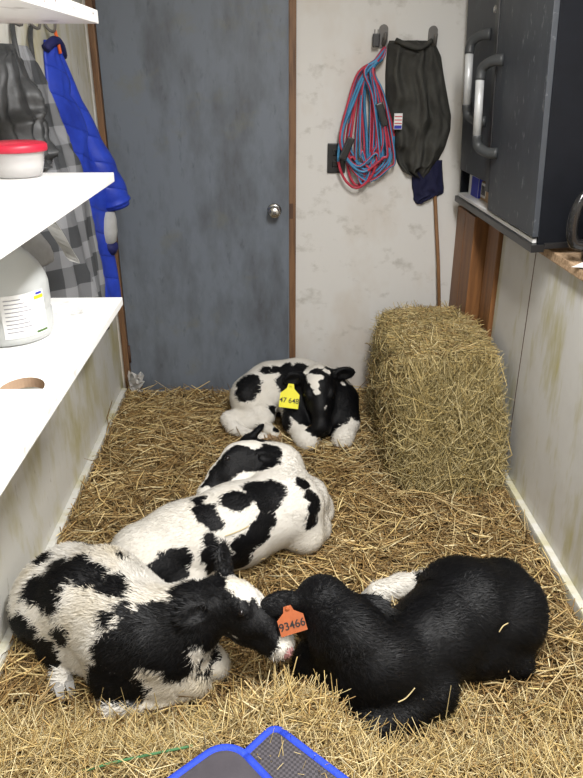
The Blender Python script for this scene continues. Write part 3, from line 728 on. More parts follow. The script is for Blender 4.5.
S.chain([(0.11, 2.90, 0.13, 0.085), (0.10, 2.82, 0.09, 0.055), (0.135, 2.735, 0.058, 0.044), (0.145, 2.715, 0.050, 0.042)], 0.03)
S.chain([(0.145, 2.715, 0.045, 0.038), (0.21, 2.80, 0.035, 0.03)], 0.02)
S.chain([(0.31, 2.92, 0.14, 0.085), (0.325, 2.82, 0.09, 0.058), (0.308, 2.74, 0.056, 0.042), (0.302, 2.725, 0.050, 0.040)], 0.03)
S.chain([(0.302, 2.725, 0.045, 0.036), (0.26, 2.81, 0.035, 0.03)], 0.02)
S.chain([(0.20, 2.98, 0.20, 0.095), (0.205, 2.90, 0.255, 0.072)], 0.04)
hd = head(S, (0.20, 2.870, 0.292), (0.02, -0.74, -0.64), (0, -0.64, 0.74), 1.12,
          [((0.145, 2.885, 0.285), (-0.9, 0.05, -0.22), (0, -1, 0.1), 0.10, 0.065), ((0.258, 2.885, 0.29), (0.95, 0.02, 0.10), (0.05, -1, -0.05), 0.105, 0.066)])
CALF['door'] = dict(S=S, hd=hd, base=(0.08, 2.93, 0.0), flow=(-0.8, 0.3, -0.35))
# --- calf in the middle, curled with its head on its flank
S = Solid()
S.chain([(-0.42, 1.815, 0.13, 0.106), (-0.29, 1.86, 0.145, 0.125), (-0.13, 1.94, 0.155, 0.132), (0.02, 2.03, 0.16, 0.120), (0.09, 2.10, 0.13, 0.092)], 0.05)
S.ell((-0.40, 1.77, 0.12), (0.105, 0.09, 0.105), k=0.04)
S.chain([(-0.40, 1.74, 0.13, 0.07), (-0.28, 1.74, 0.08, 0.055), (-0.42, 1.70, 0.05, 0.04)], 0.03)
S.chain([(0.08, 2.02, 0.16, 0.09), (0.10, 1.99, 0.08, 0.065), (0.140, 2.045, 0.062, 0.046), (0.150, 2.055, 0.055, 0.045)], 0.03)
S.chain([(0.150, 2.055, 0.045, 0.036), (0.10, 2.10, 0.03, 0.03)], 0.02)
S.chain([(0.115, 2.12, 0.13, 0.082), (0.155, 2.145, 0.08, 0.052), (0.165, 2.14, 0.06, 0.046)], 0.03)
S.chain([(0.02, 2.08, 0.19, 0.10), (0.01, 2.16, 0.235, 0.085), (-0.06, 2.185, 0.265, 0.070)], 0.04)
hd = head(S, (-0.095, 2.180, 0.300), (-0.165, -0.10, -0.075), (-0.42, 0.50, 0.62), 1.0,
          [((-0.100, 2.225, 0.315), (0.50, 0.60, 0.25), (-0.6, 0.1, 0.6), 0.095, 0.060), ((-0.07, 2.135, 0.30), (0.80, -0.30, 0.0), (-0.3, -0.6, 0.7), 0.085, 0.055)])
CALF['middle'] = dict(S=S, hd=hd, base=(-0.15, 1.93, 0.0), flow=(-0.75, -0.45, -0.35))
# --- calf at the left front, nose to the right
S = Solid()
S.chain([(-0.622, 1.62, 0.145, 0.125), (-0.50, 1.575, 0.160, 0.140), (-0.39, 1.475, 0.145, 0.134), (-0.28, 1.44, 0.135, 0.112)], 0.05)
S.ell((-0.645, 1.585, 0.12), (0.105, 0.095, 0.110), k=0.04)
S.ell((-0.595, 1.675, 0.230), (0.05, 0.045, 0.04), k=0.05)
S.ell((-0.56, 1.535, 0.240), (0.05, 0.045, 0.04), k=0.05)
S.chain([(-0.60, 1.54, 0.12, 0.07), (-0.50, 1.46, 0.085, 0.055), (-0.62, 1.50, 0.055, 0.04)], 0.03)
S.chain([(-0.60, 1.49, 0.05, 0.034), (-0.575, 1.41, 0.032, 0.022)], 0.015)
S.chain([(-0.34, 1.43, 0.13, 0.105), (-0.42, 1.39, 0.075, 0.062), (-0.30, 1.38, 0.065, 0.048), (-0.215, 1.385, 0.058, 0.038)], 0.035)
S.chain([(-0.215, 1.380, 0.050, 0.032), (-0.30, 1.345, 0.032, 0.023), (-0.43, 1.320, 0.028, 0.025)], 0.012)
S.chain([(-0.26, 1.46, 0.10, 0.08), (-0.18, 1.45, 0.055, 0.038), (-0.165, 1.44, 0.05, 0.036)], 0.02)
S.chain([(-0.31, 1.44, 0.175, 0.100), (-0.225, 1.447, 0.212, 0.083), (-0.160, 1.455, 0.248, 0.067)], 0.04)
hd = head(S, (-0.138, 1.458, 0.284), (0.147, -0.082, -0.048), (0.42, 0.05, 0.85), 0.95,
          [((-0.162, 1.412, 0.278), (-0.80, -0.42, -0.10), (0.3, -0.7, 0.6), 0.095, 0.060), ((-0.134, 1.502, 0.299), (-0.10, 0.62, 0.62), (0.7, -0.5, 0.3), 0.085, 0.055)])
CALF['left'] = dict(S=S, hd=hd, base=(-0.40, 1.48, 0.0), flow=(-0.75, 0.25, -0.5))
# --- black calf at the right front, facing away
S = Solid()
S.chain([(0.645, 1.565, 0.130, 0.108), (0.54, 1.535, 0.145, 0.130), (0.43, 1.445, 0.128, 0.118), (0.32, 1.365, 0.115, 0.104), (0.20, 1.35, 0.11, 0.10), (0.125, 1.40, 0.085, 0.082)], 0.04)
S.ell((0.50, 1.585, 0.150), (0.085, 0.07, 0.105), k=0.04)
S.ell((0.65, 1.50, 0.12), (0.10, 0.085, 0.105), k=0.04)
S.ell((0.655, 1.625, 0.185), (0.055, 0.04, 0.045), k=0.05)
S.ell((0.685, 1.53, 0.175), (0.05, 0.05, 0.05), k=0.05)
S.chain([(0.64, 1.48, 0.13, 0.075), (0.53, 1.42, 0.085, 0.058), (0.66, 1.42, 0.05, 0.04)], 0.03)
S.chain([(0.31, 1.34, 0.12, 0.095), (0.39, 1.31, 0.08, 0.065), (0.29, 1.245, 0.066, 0.050), (0.215, 1.215, 0.060, 0.046)], 0.025)
S.chain([(0.215, 1.21, 0.045, 0.036), (0.31, 1.205, 0.035, 0.03)], 0.02)
S.chain([(0.55, 1.62, 0.08, 0.06), (0.47, 1.735, 0.060, 0.040), (0.39, 1.745, 0.052, 0.032), (0.315, 1.715, 0.050, 0.034)], 0.025)
S.chain([(0.25, 1.325, 0.160, 0.100), (0.175, 1.365, 0.225, 0.088), (0.125, 1.42, 0.270, 0.068)], 0.035)
hd = head(S, (0.122, 1.432, 0.292), (-0.22, 0.60, -0.77), (-0.2, 0.75, 0.62), 1.0,
          [((0.075, 1.415, 0.290), (-0.97, -0.12, -0.10), (0.0, 0.7, -0.7), 0.115, 0.066), ((0.168, 1.405, 0.268), (0.96, -0.10, -0.02), (0.0, 0.75, -0.65), 0.125, 0.080)])
CALF['black'] = dict(S=S, hd=hd, base=(0.42, 1.45, 0.0), flow=(0.85, 0.1, -0.4))
#@END
# coat patches: spheres x, y, z, radius in the place; negative radius = white again
PATCH = {}
PATCH['door'] = [(-0.112, 2.931, 0.234, 0.0548), (-0.125, 2.895, 0.21, 0.0453), (-0.034, 2.989, 0.273, 0.0185), (0.053, 2.976, 0.283, 0.0322), (0.122, 2.959, 0.289, 0.032), (0.012, 2.985, 0.28, 0.0185), (0.2, 2.87, 0.15, 0.15), (0.235, 2.84, 0.12, 0.12), (0.044, 2.792, 0.098, 0.0447), (0.028, 2.945, 0.063, 0.0375), (-0.004, 2.892, 0.12, 0.0183), (0.08, 2.895, 0.262, 0.07), (0.31, 2.89, 0.3, 0.075), (0.2, 2.8, 0.26, 0.09), (0.34, 2.88, 0.13, 0.1), (0.176, 2.801, 0.307, -0.0262), (0.18, 2.78, 0.287, -0.0217), (0.184, 2.767, 0.264, -0.013), (0.149, 2.873, 0.315, -0.0178), (0.237, 2.855, 0.321, -0.0177), (0.129, 2.681, 0.08, -0.039), (0.1, 2.716, 0.092, -0.0263), (0.299, 2.683, 0.067, -0.0392), (0.315, 2.901, 0.242, -0.0136), (0.156, 2.833, 0.308, -0.0176), (0.203, 2.81, 0.317, -0.0175), (0.2, 2.7, 0.13, 0.055)]
PATCH['middle'] = [(-0.208, 2.073, 0.264, 0.0411), (-0.149, 2.093, 0.302, 0.0446), (-0.081, 2.102, 0.304, 0.0344), (-0.033, 2.11, 0.298, 0.0208), (-0.18, 2.086, 0.287, 0.0412), (-0.119, 2.112, 0.322, 0.0345), (-0.239, 2.07, 0.242, 0.0206), (-0.07, 2.26, 0.33, 0.07), (-0.02, 2.12, 0.3, 0.05), (-0.209, 2.16, 0.3, -0.0281), (-0.231, 2.125, 0.285, -0.0278), (-0.252, 2.105, 0.257, -0.0278), (-0.268, 2.08, 0.228, -0.0242), (-0.111, 1.885, 0.287, 0.0317), (-0.055, 1.943, 0.287, 0.0455), (0.001, 1.956, 0.278, 0.036), (-0.022, 1.916, 0.265, 0.0387), (-0.149, 1.884, 0.289, 0.019), (-0.212, 1.843, 0.273, 0.0343), (-0.239, 1.897, 0.282, 0.0191), (-0.193, 1.817, 0.253, 0.0248), (-0.32, 1.934, 0.263, 0.0097), (-0.289, 1.945, 0.263, 0.0098), (-0.192, 1.763, 0.18, 0.0338), (-0.185, 1.763, 0.13, 0.0248), (-0.2, 1.771, 0.212, 0.0214), (-0.092, 1.801, 0.176, 0.0375), (-0.055, 1.824, 0.196, 0.0378), (-0.035, 1.848, 0.217, 0.0285), (-0.113, 1.798, 0.113, 0.0379), (-0.01, 1.875, 0.22, 0.0192), (-0.312, 1.713, 0.169, 0.0511), (-0.35, 1.689, 0.167, 0.0268), (-0.28, 1.727, 0.18, 0.0272), (0.098, 2.008, 0.267, 0.0201), (0.12, 1.977, 0.239, 0.0233), (0.133, 1.96, 0.21, 0.0233), (0.126, 1.939, 0.17, 0.0199)]
PATCH['left'] = [(-0.654, 1.634, 0.267, 0.0227), (-0.594, 1.58, 0.29, 0.0248), (-0.533, 1.544, 0.308, 0.0378), (-0.482, 1.514, 0.301, 0.0373), (-0.431, 1.481, 0.294, 0.0289), (-0.394, 1.463, 0.292, 0.0183), (-0.561, 1.533, 0.3, 0.0376), (-0.617, 1.514, 0.264, 0.0429), (-0.596, 1.478, 0.243, 0.0318), (-0.656, 1.534, 0.238, 0.0272), (-0.575, 1.51, 0.289, 0.032), (-0.567, 1.706, 0.268, 0.0176), (-0.536, 1.7, 0.271, 0.0117), (-0.428, 1.604, 0.292, 0.0084), (-0.76, 1.569, 0.168, 0.0253), (-0.7, 1.503, 0.098, 0.0553), (-0.745, 1.513, 0.096, 0.05), (-0.651, 1.477, 0.082, 0.0493), (-0.611, 1.451, 0.082, 0.0352), (-0.565, 1.434, 0.167, 0.0237), (-0.62, 1.5, 0.07, 0.07), (-0.68, 1.52, 0.09, 0.08), (-0.397, 1.338, 0.195, 0.055), (-0.343, 1.35, 0.235, 0.0599), (-0.279, 1.34, 0.207, 0.06), (-0.441, 1.326, 0.105, 0.0507), (-0.49, 1.336, 0.054, 0.0361), (-0.376, 1.321, 0.091, 0.0457), (-0.308, 1.377, 0.258, 0.0453), (-0.241, 1.378, 0.287, 0.0501), (-0.19, 1.367, 0.247, 0.0453), (-0.25, 1.332, 0.148, 0.0354), (-0.139, 1.385, 0.278, 0.0505), (-0.086, 1.366, 0.261, 0.0452), (-0.049, 1.358, 0.21, 0.0405), (-0.156, 1.385, 0.189, 0.0361), (-0.221, 1.434, 0.305, 0.0411), (-0.168, 1.454, 0.319, 0.0362), (-0.107, 1.376, 0.18, 0.0308), (-0.026, 1.35, 0.219, 0.0201), (-0.426, 1.39, 0.258, 0.0152), (-0.385, 1.407, 0.274, 0.0153), (-0.19, 1.39, 0.27, 0.06), (-0.125, 1.53, 0.33, 0.055), (-0.073, 1.395, 0.245, 0.048), (-0.03, 1.395, 0.239, 0.048), (-0.005, 1.378, 0.221, 0.048), (-0.089, 1.453, 0.235, 0.048), (-0.078, 1.45, 0.308, -0.036), (-0.099, 1.463, 0.309, -0.03), (0.035, 1.342, 0.199, -0.044), (-0.21, 1.42, 0.12, 0.06), (-0.185, 1.381, 0.115, -0.0209), (-0.15, 1.41, 0.064, -0.0215), (-0.23, 1.341, 0.079, -0.0206), (-0.276, 1.326, 0.051, -0.0206), (-0.329, 1.316, 0.039, -0.0205), (-0.391, 1.303, 0.038, -0.0178)]
PATCH['black'] = [(0.4, 1.745, 0.048, -0.055), (0.325, 1.72, 0.045, -0.07), (0.46, 1.745, 0.055, -0.045)]
#@PATCHES
def make_calf(key, name, label, coat_kw, white_base=True, hair_n=26000, hair_len=(0.010, 0.022), pink=(), seed=0):
    C = CALF[key]; S = C['S']; base = np.array(C['base'])
    F, lo = S.grid(0.0052)
    Vv, Q = surface_nets(F, lo, 0.0052)
    # gentle muscle / skin undulation
    d = np.full(len(Vv), -0.2 if white_base else 0.2)
    wob = 0.012*vnoise(Vv, 38, 5)
    for x, y, z, r in PATCH[key]:
        e = np.linalg.norm(Vv-np.array((x, y, z)), axis=1)
        d = np.maximum(d, r+0.007-e+wob*0.8) if r > 0 else np.minimum(d, e+r+wob*0.5)
    d = np.clip(d, -0.05, 0.05)
    pk = np.zeros(len(Vv))
    for x, y, z, r in pink: pk = np.maximum(pk, np.clip((r-np.linalg.norm(Vv-np.array((x, y, z)), axis=1))/0.01+0.5, 0, 1))
    cat = empty(name, tuple(base), label, 'calf', 'calves lying on the straw')
    body = big_mesh('body', Vv-base, Q, coat_material(name+'_skin', **coat_kw), {'dark': ('FLOAT', d), 'pink': ('FLOAT', pk)}, cat)
    # coat: short hair lying along the body, clumped
    A, B, Cc = Vv[Q[:, 0]], Vv[Q[:, 1]], Vv[Q[:, 2]]
    nrm = np.cross(B-A, Cc-A); ar = np.linalg.norm(nrm, axis=1); nrm /= ar[:, None]+1e-12
    r = np.random.default_rng(seed+100)
    ok = Vv[Q[:, 0], 2] > 0.015
    pr = ar*ok; pr /= pr.sum()
    ch = r.choice(len(Q), hair_n, p=pr)
    u, v = r.random(hair_n)[:, None], r.random(hair_n)[:, None]
    P = A[ch]*(1-u)*(1-v)+B[ch]*u*(1-v)+Cc[ch]*u*v+Vv[Q[ch, 3]]*(1-u)*v
    N = nrm[ch]
    fl = np.array(C['flow'], float)[None]+0.55*np.stack([vnoise(P, 26, 1+i) for i in range(3)], 1)+0.25*r.normal(size=(hair_n, 3))
    hp = C['hd']['poll']; onh = np.exp(-((np.linalg.norm(P-(hp+C['hd']['f']*0.1), axis=1)/0.15)**4))[:, None]
    fl = fl*(1-onh)+onh*(-C['hd']['f']*-0.6+0.3*r.normal(size=(hair_n, 3)))
    T = fl-N*(fl*N).sum(1, keepdims=True); T /= np.linalg.norm(T, axis=1)[:, None]+1e-9
    dirn = T+N*(0.22+0.25*r.random((hair_n, 1))); dirn /= np.linalg.norm(dirn, axis=1)[:, None]
    L = (hair_len[0]+(hair_len[1]-hair_len[0])*r.random((hair_n, 1)))*(1-0.65*onh)
    W = np.cross(N, T)*(0.0009+0.0006*r.random((hair_n, 1)))
    P0 = P-N*0.001
    mid = P0+dirn*L*0.55; tip = mid+(dirn-N*0.35)*L*0.5
    HV = np.stack([P0-W, P0+W, mid+W*0.7, mid-W*0.7, tip], 1).reshape(-1, 3)
    i5 = np.arange(hair_n)[:, None]*5
    tri = np.concatenate([i5+np.array([0, 1, 2]), i5+np.array([0, 2, 3]), i5+np.array([3, 2, 4])])
    hd_ = np.repeat(d[Q[ch, 0]], 5); hp_ = np.repeat(pk[Q[ch, 0]], 5)
    hobj = big_mesh('coat_hair', HV-base, None, coat_material(name+'_hair', hair=True, **coat_kw), {'dark': ('FLOAT', hd_), 'pink': ('FLOAT', hp_)}, cat, tris=tri)
    hobj['kind'] = 'stuff'
    h = C['hd']
    for s in (-1, 1):
        p = h['T'](0.084, s*0.052, 0.010)-base
        e = spin('eye', [(0.0012*h['sc']*a, 0.0012*h['sc']*b) for a, b in [(0, -10), (5, -8.6), (8.6, -5), (10, 0), (8.6, 5), (5, 8.6), (0, 10)]], M['eye'], cat, tuple(p), 16)
    return cat
def hoof(parent, base, p, d, mat, sc=1.0):
    """two-clawed hoof at p pointing along d"""
    d = _n(d); w = _n(np.cross(d, (0, 0, 1))); u = np.cross(w, d)
    vs, fs = [], []
    for s in (-1, 1):
        o = len(vs)
        for t, hw, z0, z1 in ((-0.006, 0.0125, -0.018, 0.018), (0.014, 0.0135, -0.020, 0.016), (0.034, 0.0115, -0.021, 0.004), (0.045, 0.006, -0.020, -0.010)):
            for a, b in ((-hw, z0), (hw, z0), (hw*0.85, z1), (-hw*0.85, z1)):
                vs.append(np.array(p)-np.array(base)+sc*(d*t+w*(s*0.0142+a)+u*b))
        for i in range(3):
            for j in range(4): fs.append((o+i*4+j, o+i*4+(j+1) % 4, o+(i+1)*4+(j+1) % 4, o+(i+1)*4+j))
        fs.append((o, o+3, o+2, o+1)); fs.append((o+12, o+13, o+14, o+15))
    ob = mk('hoof', vs, fs, mat, parent)
    return ob
def ear_tag(parent, base, p, xdir, zdir, w, hgt, mat, txt, tsize):
    x = _n(xdir); z = np.array(zdir, float); z = _n(z-x*(z @ x)); y = np.cross(z, x)
    ring = [(-0.5, -1.0), (0.5, -1.0), (0.5, -0.42), (0.20, -0.20), (0.14, 0.0), (-0.14, 0.0), (-0.20, -0.20), (-0.5, -0.42)]
    P = np.array(p)-np.array(base); t = 0.0015
    lo = [P+x*a*w+z*b*hgt+y*t for a, b in ring]; hi = [P+x*a*w+z*b*hgt-y*t for a, b in ring]
    n = len(ring)
    fs = [tuple(range(n)), tuple(range(2*n-1, n-1, -1))] + [(i, i+n, (i+1) % n+n, (i+1) % n) for i in range(n)]
    tg = mk('ear_tag', lo+hi, fs, mat, parent)
    mt = Matrix(((x[0], z[0], -y[0], 0), (x[1], z[1], -y[1], 0), (x[2], z[2], -y[2], 0), (0, 0, 0, 1)))
    c = P-z*hgt*0.70-y*(t+0.0008)
    mt.translation = Vector(c)
    text_mesh('tag_number', txt, tsize, M['ink'], tg, mt)
    st_c = P-z*hgt*0.08-y*0.003
    vs, fs = frame_tube([st_c+y*0.01, st_c-y*0.002, st_c-y*0.004], [0.006, 0.006, 0.003], 12)
    mk('tag_stud', vs, fs, mat, tg)
    return tg

A_ = make_calf('door', 'calf', 'black and white calf with yellow ear tag lying against the door', dict(dirt_amt=0.15), hair_n=22000, seed=1)
ear_tag(A_, CALF['door']['base'], (0.078, 2.835, 0.270), (0.98, -0.05, -0.12), (0.0, 0.42, 0.9), 0.086, 0.108, M['tag_yellow'], '47 648', 0.031)
hoof(A_, CALF['door']['base'], (-0.042, 2.760, 0.032), (0.8, -0.35, -0.1), M['hoof']); hoof(A_, CALF['door']['base'], (0.0, 2.79, 0.035), (0.4, -0.6, -0.1), M['hoof'])
B_ = make_calf('middle', 'calf', 'mostly white calf with black patches curled in the middle, head on flank', dict(dirt_amt=0.2), seed=2, hair_n=30000)
C_ = make_calf('left', 'calf', 'wet-coated black and white calf at left, pink nose touching orange ear tag', dict(dirt_amt=0.65, spec=0.21), hair_len=(0.014, 0.034), hair_n=34000, seed=3, pink=[(*CALF['left']['hd']['T'](0.240, -0.012, -0.045), 0.019)])
hoof(C_, CALF['left']['base'], (-0.573, 1.405, 0.030), (0.3, -0.6, -0.1), M['hoof_grey']); hoof(C_, CALF['left']['base'], (-0.44, 1.323, 0.028), (-1, -0.1, -0.05), M['hoof'])
D_ = make_calf('black', 'calf', 'black calf with orange ear tag and a white foot at the right front', dict(dirt_amt=0.1, spec=0.20), white_base=False, hair_len=(0.014, 0.030), hair_n=34000, seed=4)
ear_tag(D_, CALF['black']['base'], (0.027, 1.381, 0.300), (0.95, 0.10, 0.26), (-0.22, 0.60, 0.75), 0.068, 0.068, M['tag_orange'], '93466', 0.027)
hoof(D_, CALF['black']['base'], (0.305, 1.71, 0.045), (-0.9, -0.3, -0.1), M['hoof_grey'])
# ------------------------------------------------------------------ straw
def strands(P, D, L, W, cols, nseg=2, bend=0.25, r=None):
    """flat folded stalks: P mid points, D directions, L lengths, W widths"""
    n = len(P); r = r or np.random.default_rng(1)
    D = D/np.linalg.norm(D, axis=1)[:, None]
    up = np.tile(V3(0, 0, 1), (n, 1)); st = np.abs(D[:, 2]) > 0.9; up[st] = (0, 1, 0)
    s = np.cross(D, up); s /= np.linalg.norm(s, axis=1)[:, None]
    u = np.cross(s, D)
    b = (r.normal(size=(n, 1))*s+0.5*r.normal(size=(n, 1))*u)*L[:, None]*bend*0.3
    ringv = []
    for i in range(nseg+1):
        t = i/nseg-0.5
        c = P+D*(L[:, None]*t)+b*(1-(2*t)**2)
        w = W[:, None]*(1-0.35*abs(2*t))
        ringv += [c+s*w*0.5, c-s*w*0.5, c+u*w*0.55]
    k = len(ringv)
    Vt = np.stack(ringv, 1).reshape(-1, 3)
    q = []
    for i in range(nseg):
        for j in range(3): q.append([i*3+j, i*3+(j+1) % 3, (i+1)*3+(j+1) % 3, (i+1)*3+j])
    q = np.array(q)
    Qs = (np.arange(n)[:, None, None]*k+q[None]).reshape(-1, 4)
    C4 = np.concatenate([np.repeat(cols, k, 0), np.ones((n*k, 1))], 1)
    return Vt, Qs, C4
def straw_cols(n, r, pal):
    pal = np.array(pal); i = r.integers(0, len(pal), n); j = r.integers(0, len(pal), n); t = r.random((n, 1))
    return np.clip((pal[i]*t+pal[j]*(1-t))*(0.70+0.75*r.random((n, 1))), 0, 1)
GOLD = [(0.37, 0.235, 0.085), (0.26, 0.16, 0.052), (0.50, 0.355, 0.155), (0.12, 0.068, 0.022), (0.63, 0.49, 0.25), (0.32, 0.195, 0.068), (0.19, 0.115, 0.04)]
PALE = [(0.60, 0.46, 0.20), (0.52, 0.37, 0.14), (0.66, 0.54, 0.28), (0.44, 0.32, 0.13), (0.70, 0.60, 0.36)]
HAY = [(0.43, 0.32, 0.125), (0.34, 0.27, 0.11), (0.54, 0.43, 0.20), (0.18, 0.14, 0.05), (0.60, 0.50, 0.27)]
def bed_h(x, y):
    sm = lambda a, b, v: np.clip((v-a)/(b-a), 0, 1)**2*(3-2*np.clip((v-a)/(b-a), 0, 1))
    left = 1-sm(0.08, 0.30, x)
    edge = 1.25+0.10*np.exp(-((x-0.02)/0.16)**2)+0.015*np.sin(9*x+1)
    h = 0.175*sm(0, 0.19, edge-y)*left + 0.10*sm(0, 0.16, 1.21-y)*(1-left)
    P = np.stack([x, y, 0*x], -1).reshape(-1, 3)
    h = h+(0.010*vnoise(P, 9, 3)+0.006*vnoise(P, 23, 4)).reshape(np.shape(x))
    h = h+0.030*sm(-0.66, -0.77, x)+0.018*sm(0.84, 0.93, x)*(y < 2.4)
    return h-0.004
gx, gy = np.linspace(XL+0.002, XR-0.008, 120), np.linspace(-0.4, YB-0.004, 220)
GX, GY = np.meshgrid(gx, gy); GX = np.where(GY > 3.03, np.minimum(GX, 0.874), GX); GZ = bed_h(GX, GY)-0.006
Vt = np.stack([GX, GY, GZ], -1).reshape(-1, 3); nxg = len(gx)
ii, jj = np.meshgrid(np.arange(nxg-1), np.arange(len(gy)-1)); b0 = (jj*nxg+ii).ravel()
bed = big_mesh('straw_bed', Vt, np.stack([b0, b0+1, b0+nxg+1, b0+nxg], 1), M['straw_base'])
tag(bed, 'golden straw bedding spread across the pen floor', 'straw', None, 'stuff')
r = np.random.default_rng(77)
def lay(n, x0, x1, y0, y1, pal, lmin, lmax, wmin, wmax, tilt, zr, bias=None):
    x = r.uniform(x0, x1, n); y = r.uniform(y0, y1, n)
    a = r.uniform(0, 2*np.pi, n)
    if bias is not None: a = bias+r.normal(0, 0.6, n)
    tl = r.normal(0, tilt, n)
    D = np.stack([np.cos(a)*np.cos(tl), np.sin(a)*np.cos(tl), np.sin(tl)], 1)
    L = lmin+(lmax-lmin)*r.random(n)**1.7
    hx = np.abs(D[:, 0])*L/2
    x = np.clip(x, XL+0.03+hx, XR-0.045-hx); hy = np.abs(D[:, 1])*L/2; y = np.minimum(y, YB-0.03-hy)
    x = np.where(y+hy > 3.02, np.minimum(x, 0.84-hx), x)
    z = bed_h(x, y)+zr*r.random(n)**1.5+np.abs(np.sin(tl))*L*0.38
    return strands(np.stack([x, y, z], 1), D, L, wmin+(wmax-wmin)*r.random(n), straw_cols(n, r, pal), 2, 0.25, r)
parts = [lay(24000, XL, XR, 1.15, YB, GOLD, 0.05, 0.20, 0.0022, 0.0056, 0.20, 0.030),
         lay(4500, XL, XR, 1.15, YB, GOLD[2:5:2]+PALE, 0.04, 0.18, 0.003, 0.0072, 0.20, 0.040),
         lay(22000, XL, XR, 0.72, 1.32, PALE, 0.03, 0.14, 0.0016, 0.0036, 0.50, 0.024),
         lay(6000, XL, XR, 0.72, 1.25, GOLD, 0.03, 0.12, 0.0016, 0.0034, 0.45, 0.02),
         lay(260, -0.2, XR, 1.12, 1.30, PALE, 0.08, 0.18, 0.002, 0.0032, 0.95, 0.02)]
def merge(parts):
    Vs, Qs, Cs, o = [], [], [], 0
    for a, b, c in parts: Vs.append(a); Qs.append(b+o); Cs.append(c); o += len(a)
    return np.concatenate(Vs), np.concatenate(Qs), np.concatenate(Cs)
Vt, Qs, Cs = merge(parts)
so = big_mesh('straw_stalks', Vt, Qs, M['straw'], {'straw_col': ('FLOAT_COLOR', Cs)}, bed); so['kind'] = 'stuff'

# hay bale
hb_loc = (0.704, 2.80, 0.0)
hb = empty('hay_bale', hb_loc, 'rectangular greenish hay bale standing against the right wall', 'hay bale')
HX, HY, HZ = 0.208, 0.41, 0.505
r = np.random.default_rng(5)
def bale_pt(a, b, c):
    """a,b,c in [-1,1]^3 surface of unit box -> rounded, sagging block"""
    p = np.stack([a, b, c], -1); q = p/np.maximum((np.abs(p)**5.5).sum(-1, keepdims=True)**(1/5.5), 1e-6)
    x = q[..., 0]*HX; y = q[..., 1]*HY; z = (q[..., 2]+1)/2*HZ
    front = np.clip(-q[..., 1], 0, 1)
    y = y-0.06*front*(1-z/HZ)**2+0.15*front*(z/HZ)**2.5
    x = x*(1.03-0.12*(z/HZ)**2)-0.02*front*(1-z/HZ)*(q[..., 0] < 0)
    z = z-0.035*np.clip(-q[..., 1], 0, 1)**3*(z/HZ)
    P = np.stack([x, y, z], -1)
    w = vnoise(P.reshape(-1, 3), 17, 9).reshape(x.shape)
    P = P*(1+0.022*w[..., None])
    P[..., 2] = np.maximum(P[..., 2], 0)
    P[..., 0] = np.where(P[..., 1] > 0.215, np.minimum(P[..., 0], 0.162), np.clip(P[..., 0], -0.3, 0.208))
    return P
def face_grid(ax, s, n):
    u = np.linspace(-1, 1, n); U, Vv = np.meshgrid(u, u); W = np.full_like(U, s)
    return [(W, U, Vv), (U, W, Vv), (U, Vv, W)][ax]
vs_all, fs_all, off = [], [], 0
for ax, s in ((0, 1), (0, -1), (1, 1), (1, -1), (2, 1), (2, -1)):
    P = bale_pt(*face_grid(ax, s, 26)); vs_all.append(P.reshape(-1, 3))
    i_, j_ = np.meshgrid(np.arange(25), np.arange(25)); b = (j_*26+i_).ravel()+off
    fs_all.append(np.stack([b, b+1, b+27, b+26], 1)); off += 676
core = big_mesh('bale_core', np.concatenate(vs_all), np.concatenate(fs_all), M['hay_base'], None, hb)
bm = bmesh.new(); bm.from_mesh(core.data); bmesh.ops.remove_doubles(bm, verts=bm.verts[:], dist=0.002); bmesh.ops.recalc_face_normals(bm, faces=bm.faces[:]); bm.to_mesh(core.data); bm.free()
def bale_strands(ax, s, n, dirf, lift, L0, L1, pal):
    u, v = r.uniform(-0.99, 0.99, n), r.uniform(-0.99, 0.99, n); w = np.full(n, s)
    args = [(w, u, v), (u, w, v), (u, v, w)][ax]
    P = bale_pt(*args); nr = np.zeros(3); nr[ax] = s
    D = dirf(n); L = L0+(L1-L0)*r.random(n)**1.4
    D = D/np.linalg.norm(D, axis=1)[:, None]
    P = P+nr*(lift*r.random((n, 1))**2*1.0+0.002)
    P[:, 0] = np.minimum(P[:, 0], np.where(P[:, 1]+np.abs(D[:, 1])*L*0.5 > 0.21, 0.160, 0.210)-np.abs(D[:, 0])*L*0.5)
    P[:, 2] = np.maximum(P[:, 2], np.abs(D[:, 2])*L*0.45)
    return strands(P, D, L, 0.0018+0.0028*r.random(n), straw_cols(n, r, pal), 2, 0.5, r)
N3 = lambda n, a, b, c: np.stack([r.normal(0, a, n), r.normal(0, b, n), r.normal(0, c, n)], 1)
parts = [bale_strands(2, 1, 9000, lambda n: N3(n, 1, 0.7, 0.14), 0.022, 0.04, 0.16, HAY+PALE[1:2]),
         bale_strands(1, -1, 7500, lambda n: N3(n, 0.42, 0.22, 1.0)+np.array((0, -0.1, 0)), 0.055, 0.05, 0.20, HAY),
         bale_strands(0, -1, 7000, lambda n: N3(n, 0.15, 0.7, 0.6), 0.025, 0.04, 0.15, HAY+GOLD[:1]),
         bale_strands(2, 1, 2500, lambda n: N3(n, 1, 0.8, 0.35), 0.03, 0.04, 0.12, GOLD+PALE)]
Vt, Qs, Cs = merge(parts)
o = big_mesh('hay_stems', Vt, Qs, M['straw'], {'straw_col': ('FLOAT_COLOR', Cs)}, hb); o['kind'] = 'stuff'

# single stalks lying on the calves
def stalk(pts, label):
    tag(tube('straw_stalk', smooth_path(pts, 12), 0.0016, plain('pale_straw', (0.62, 0.50, 0.26), 0.6), None, 6), label, 'straw')

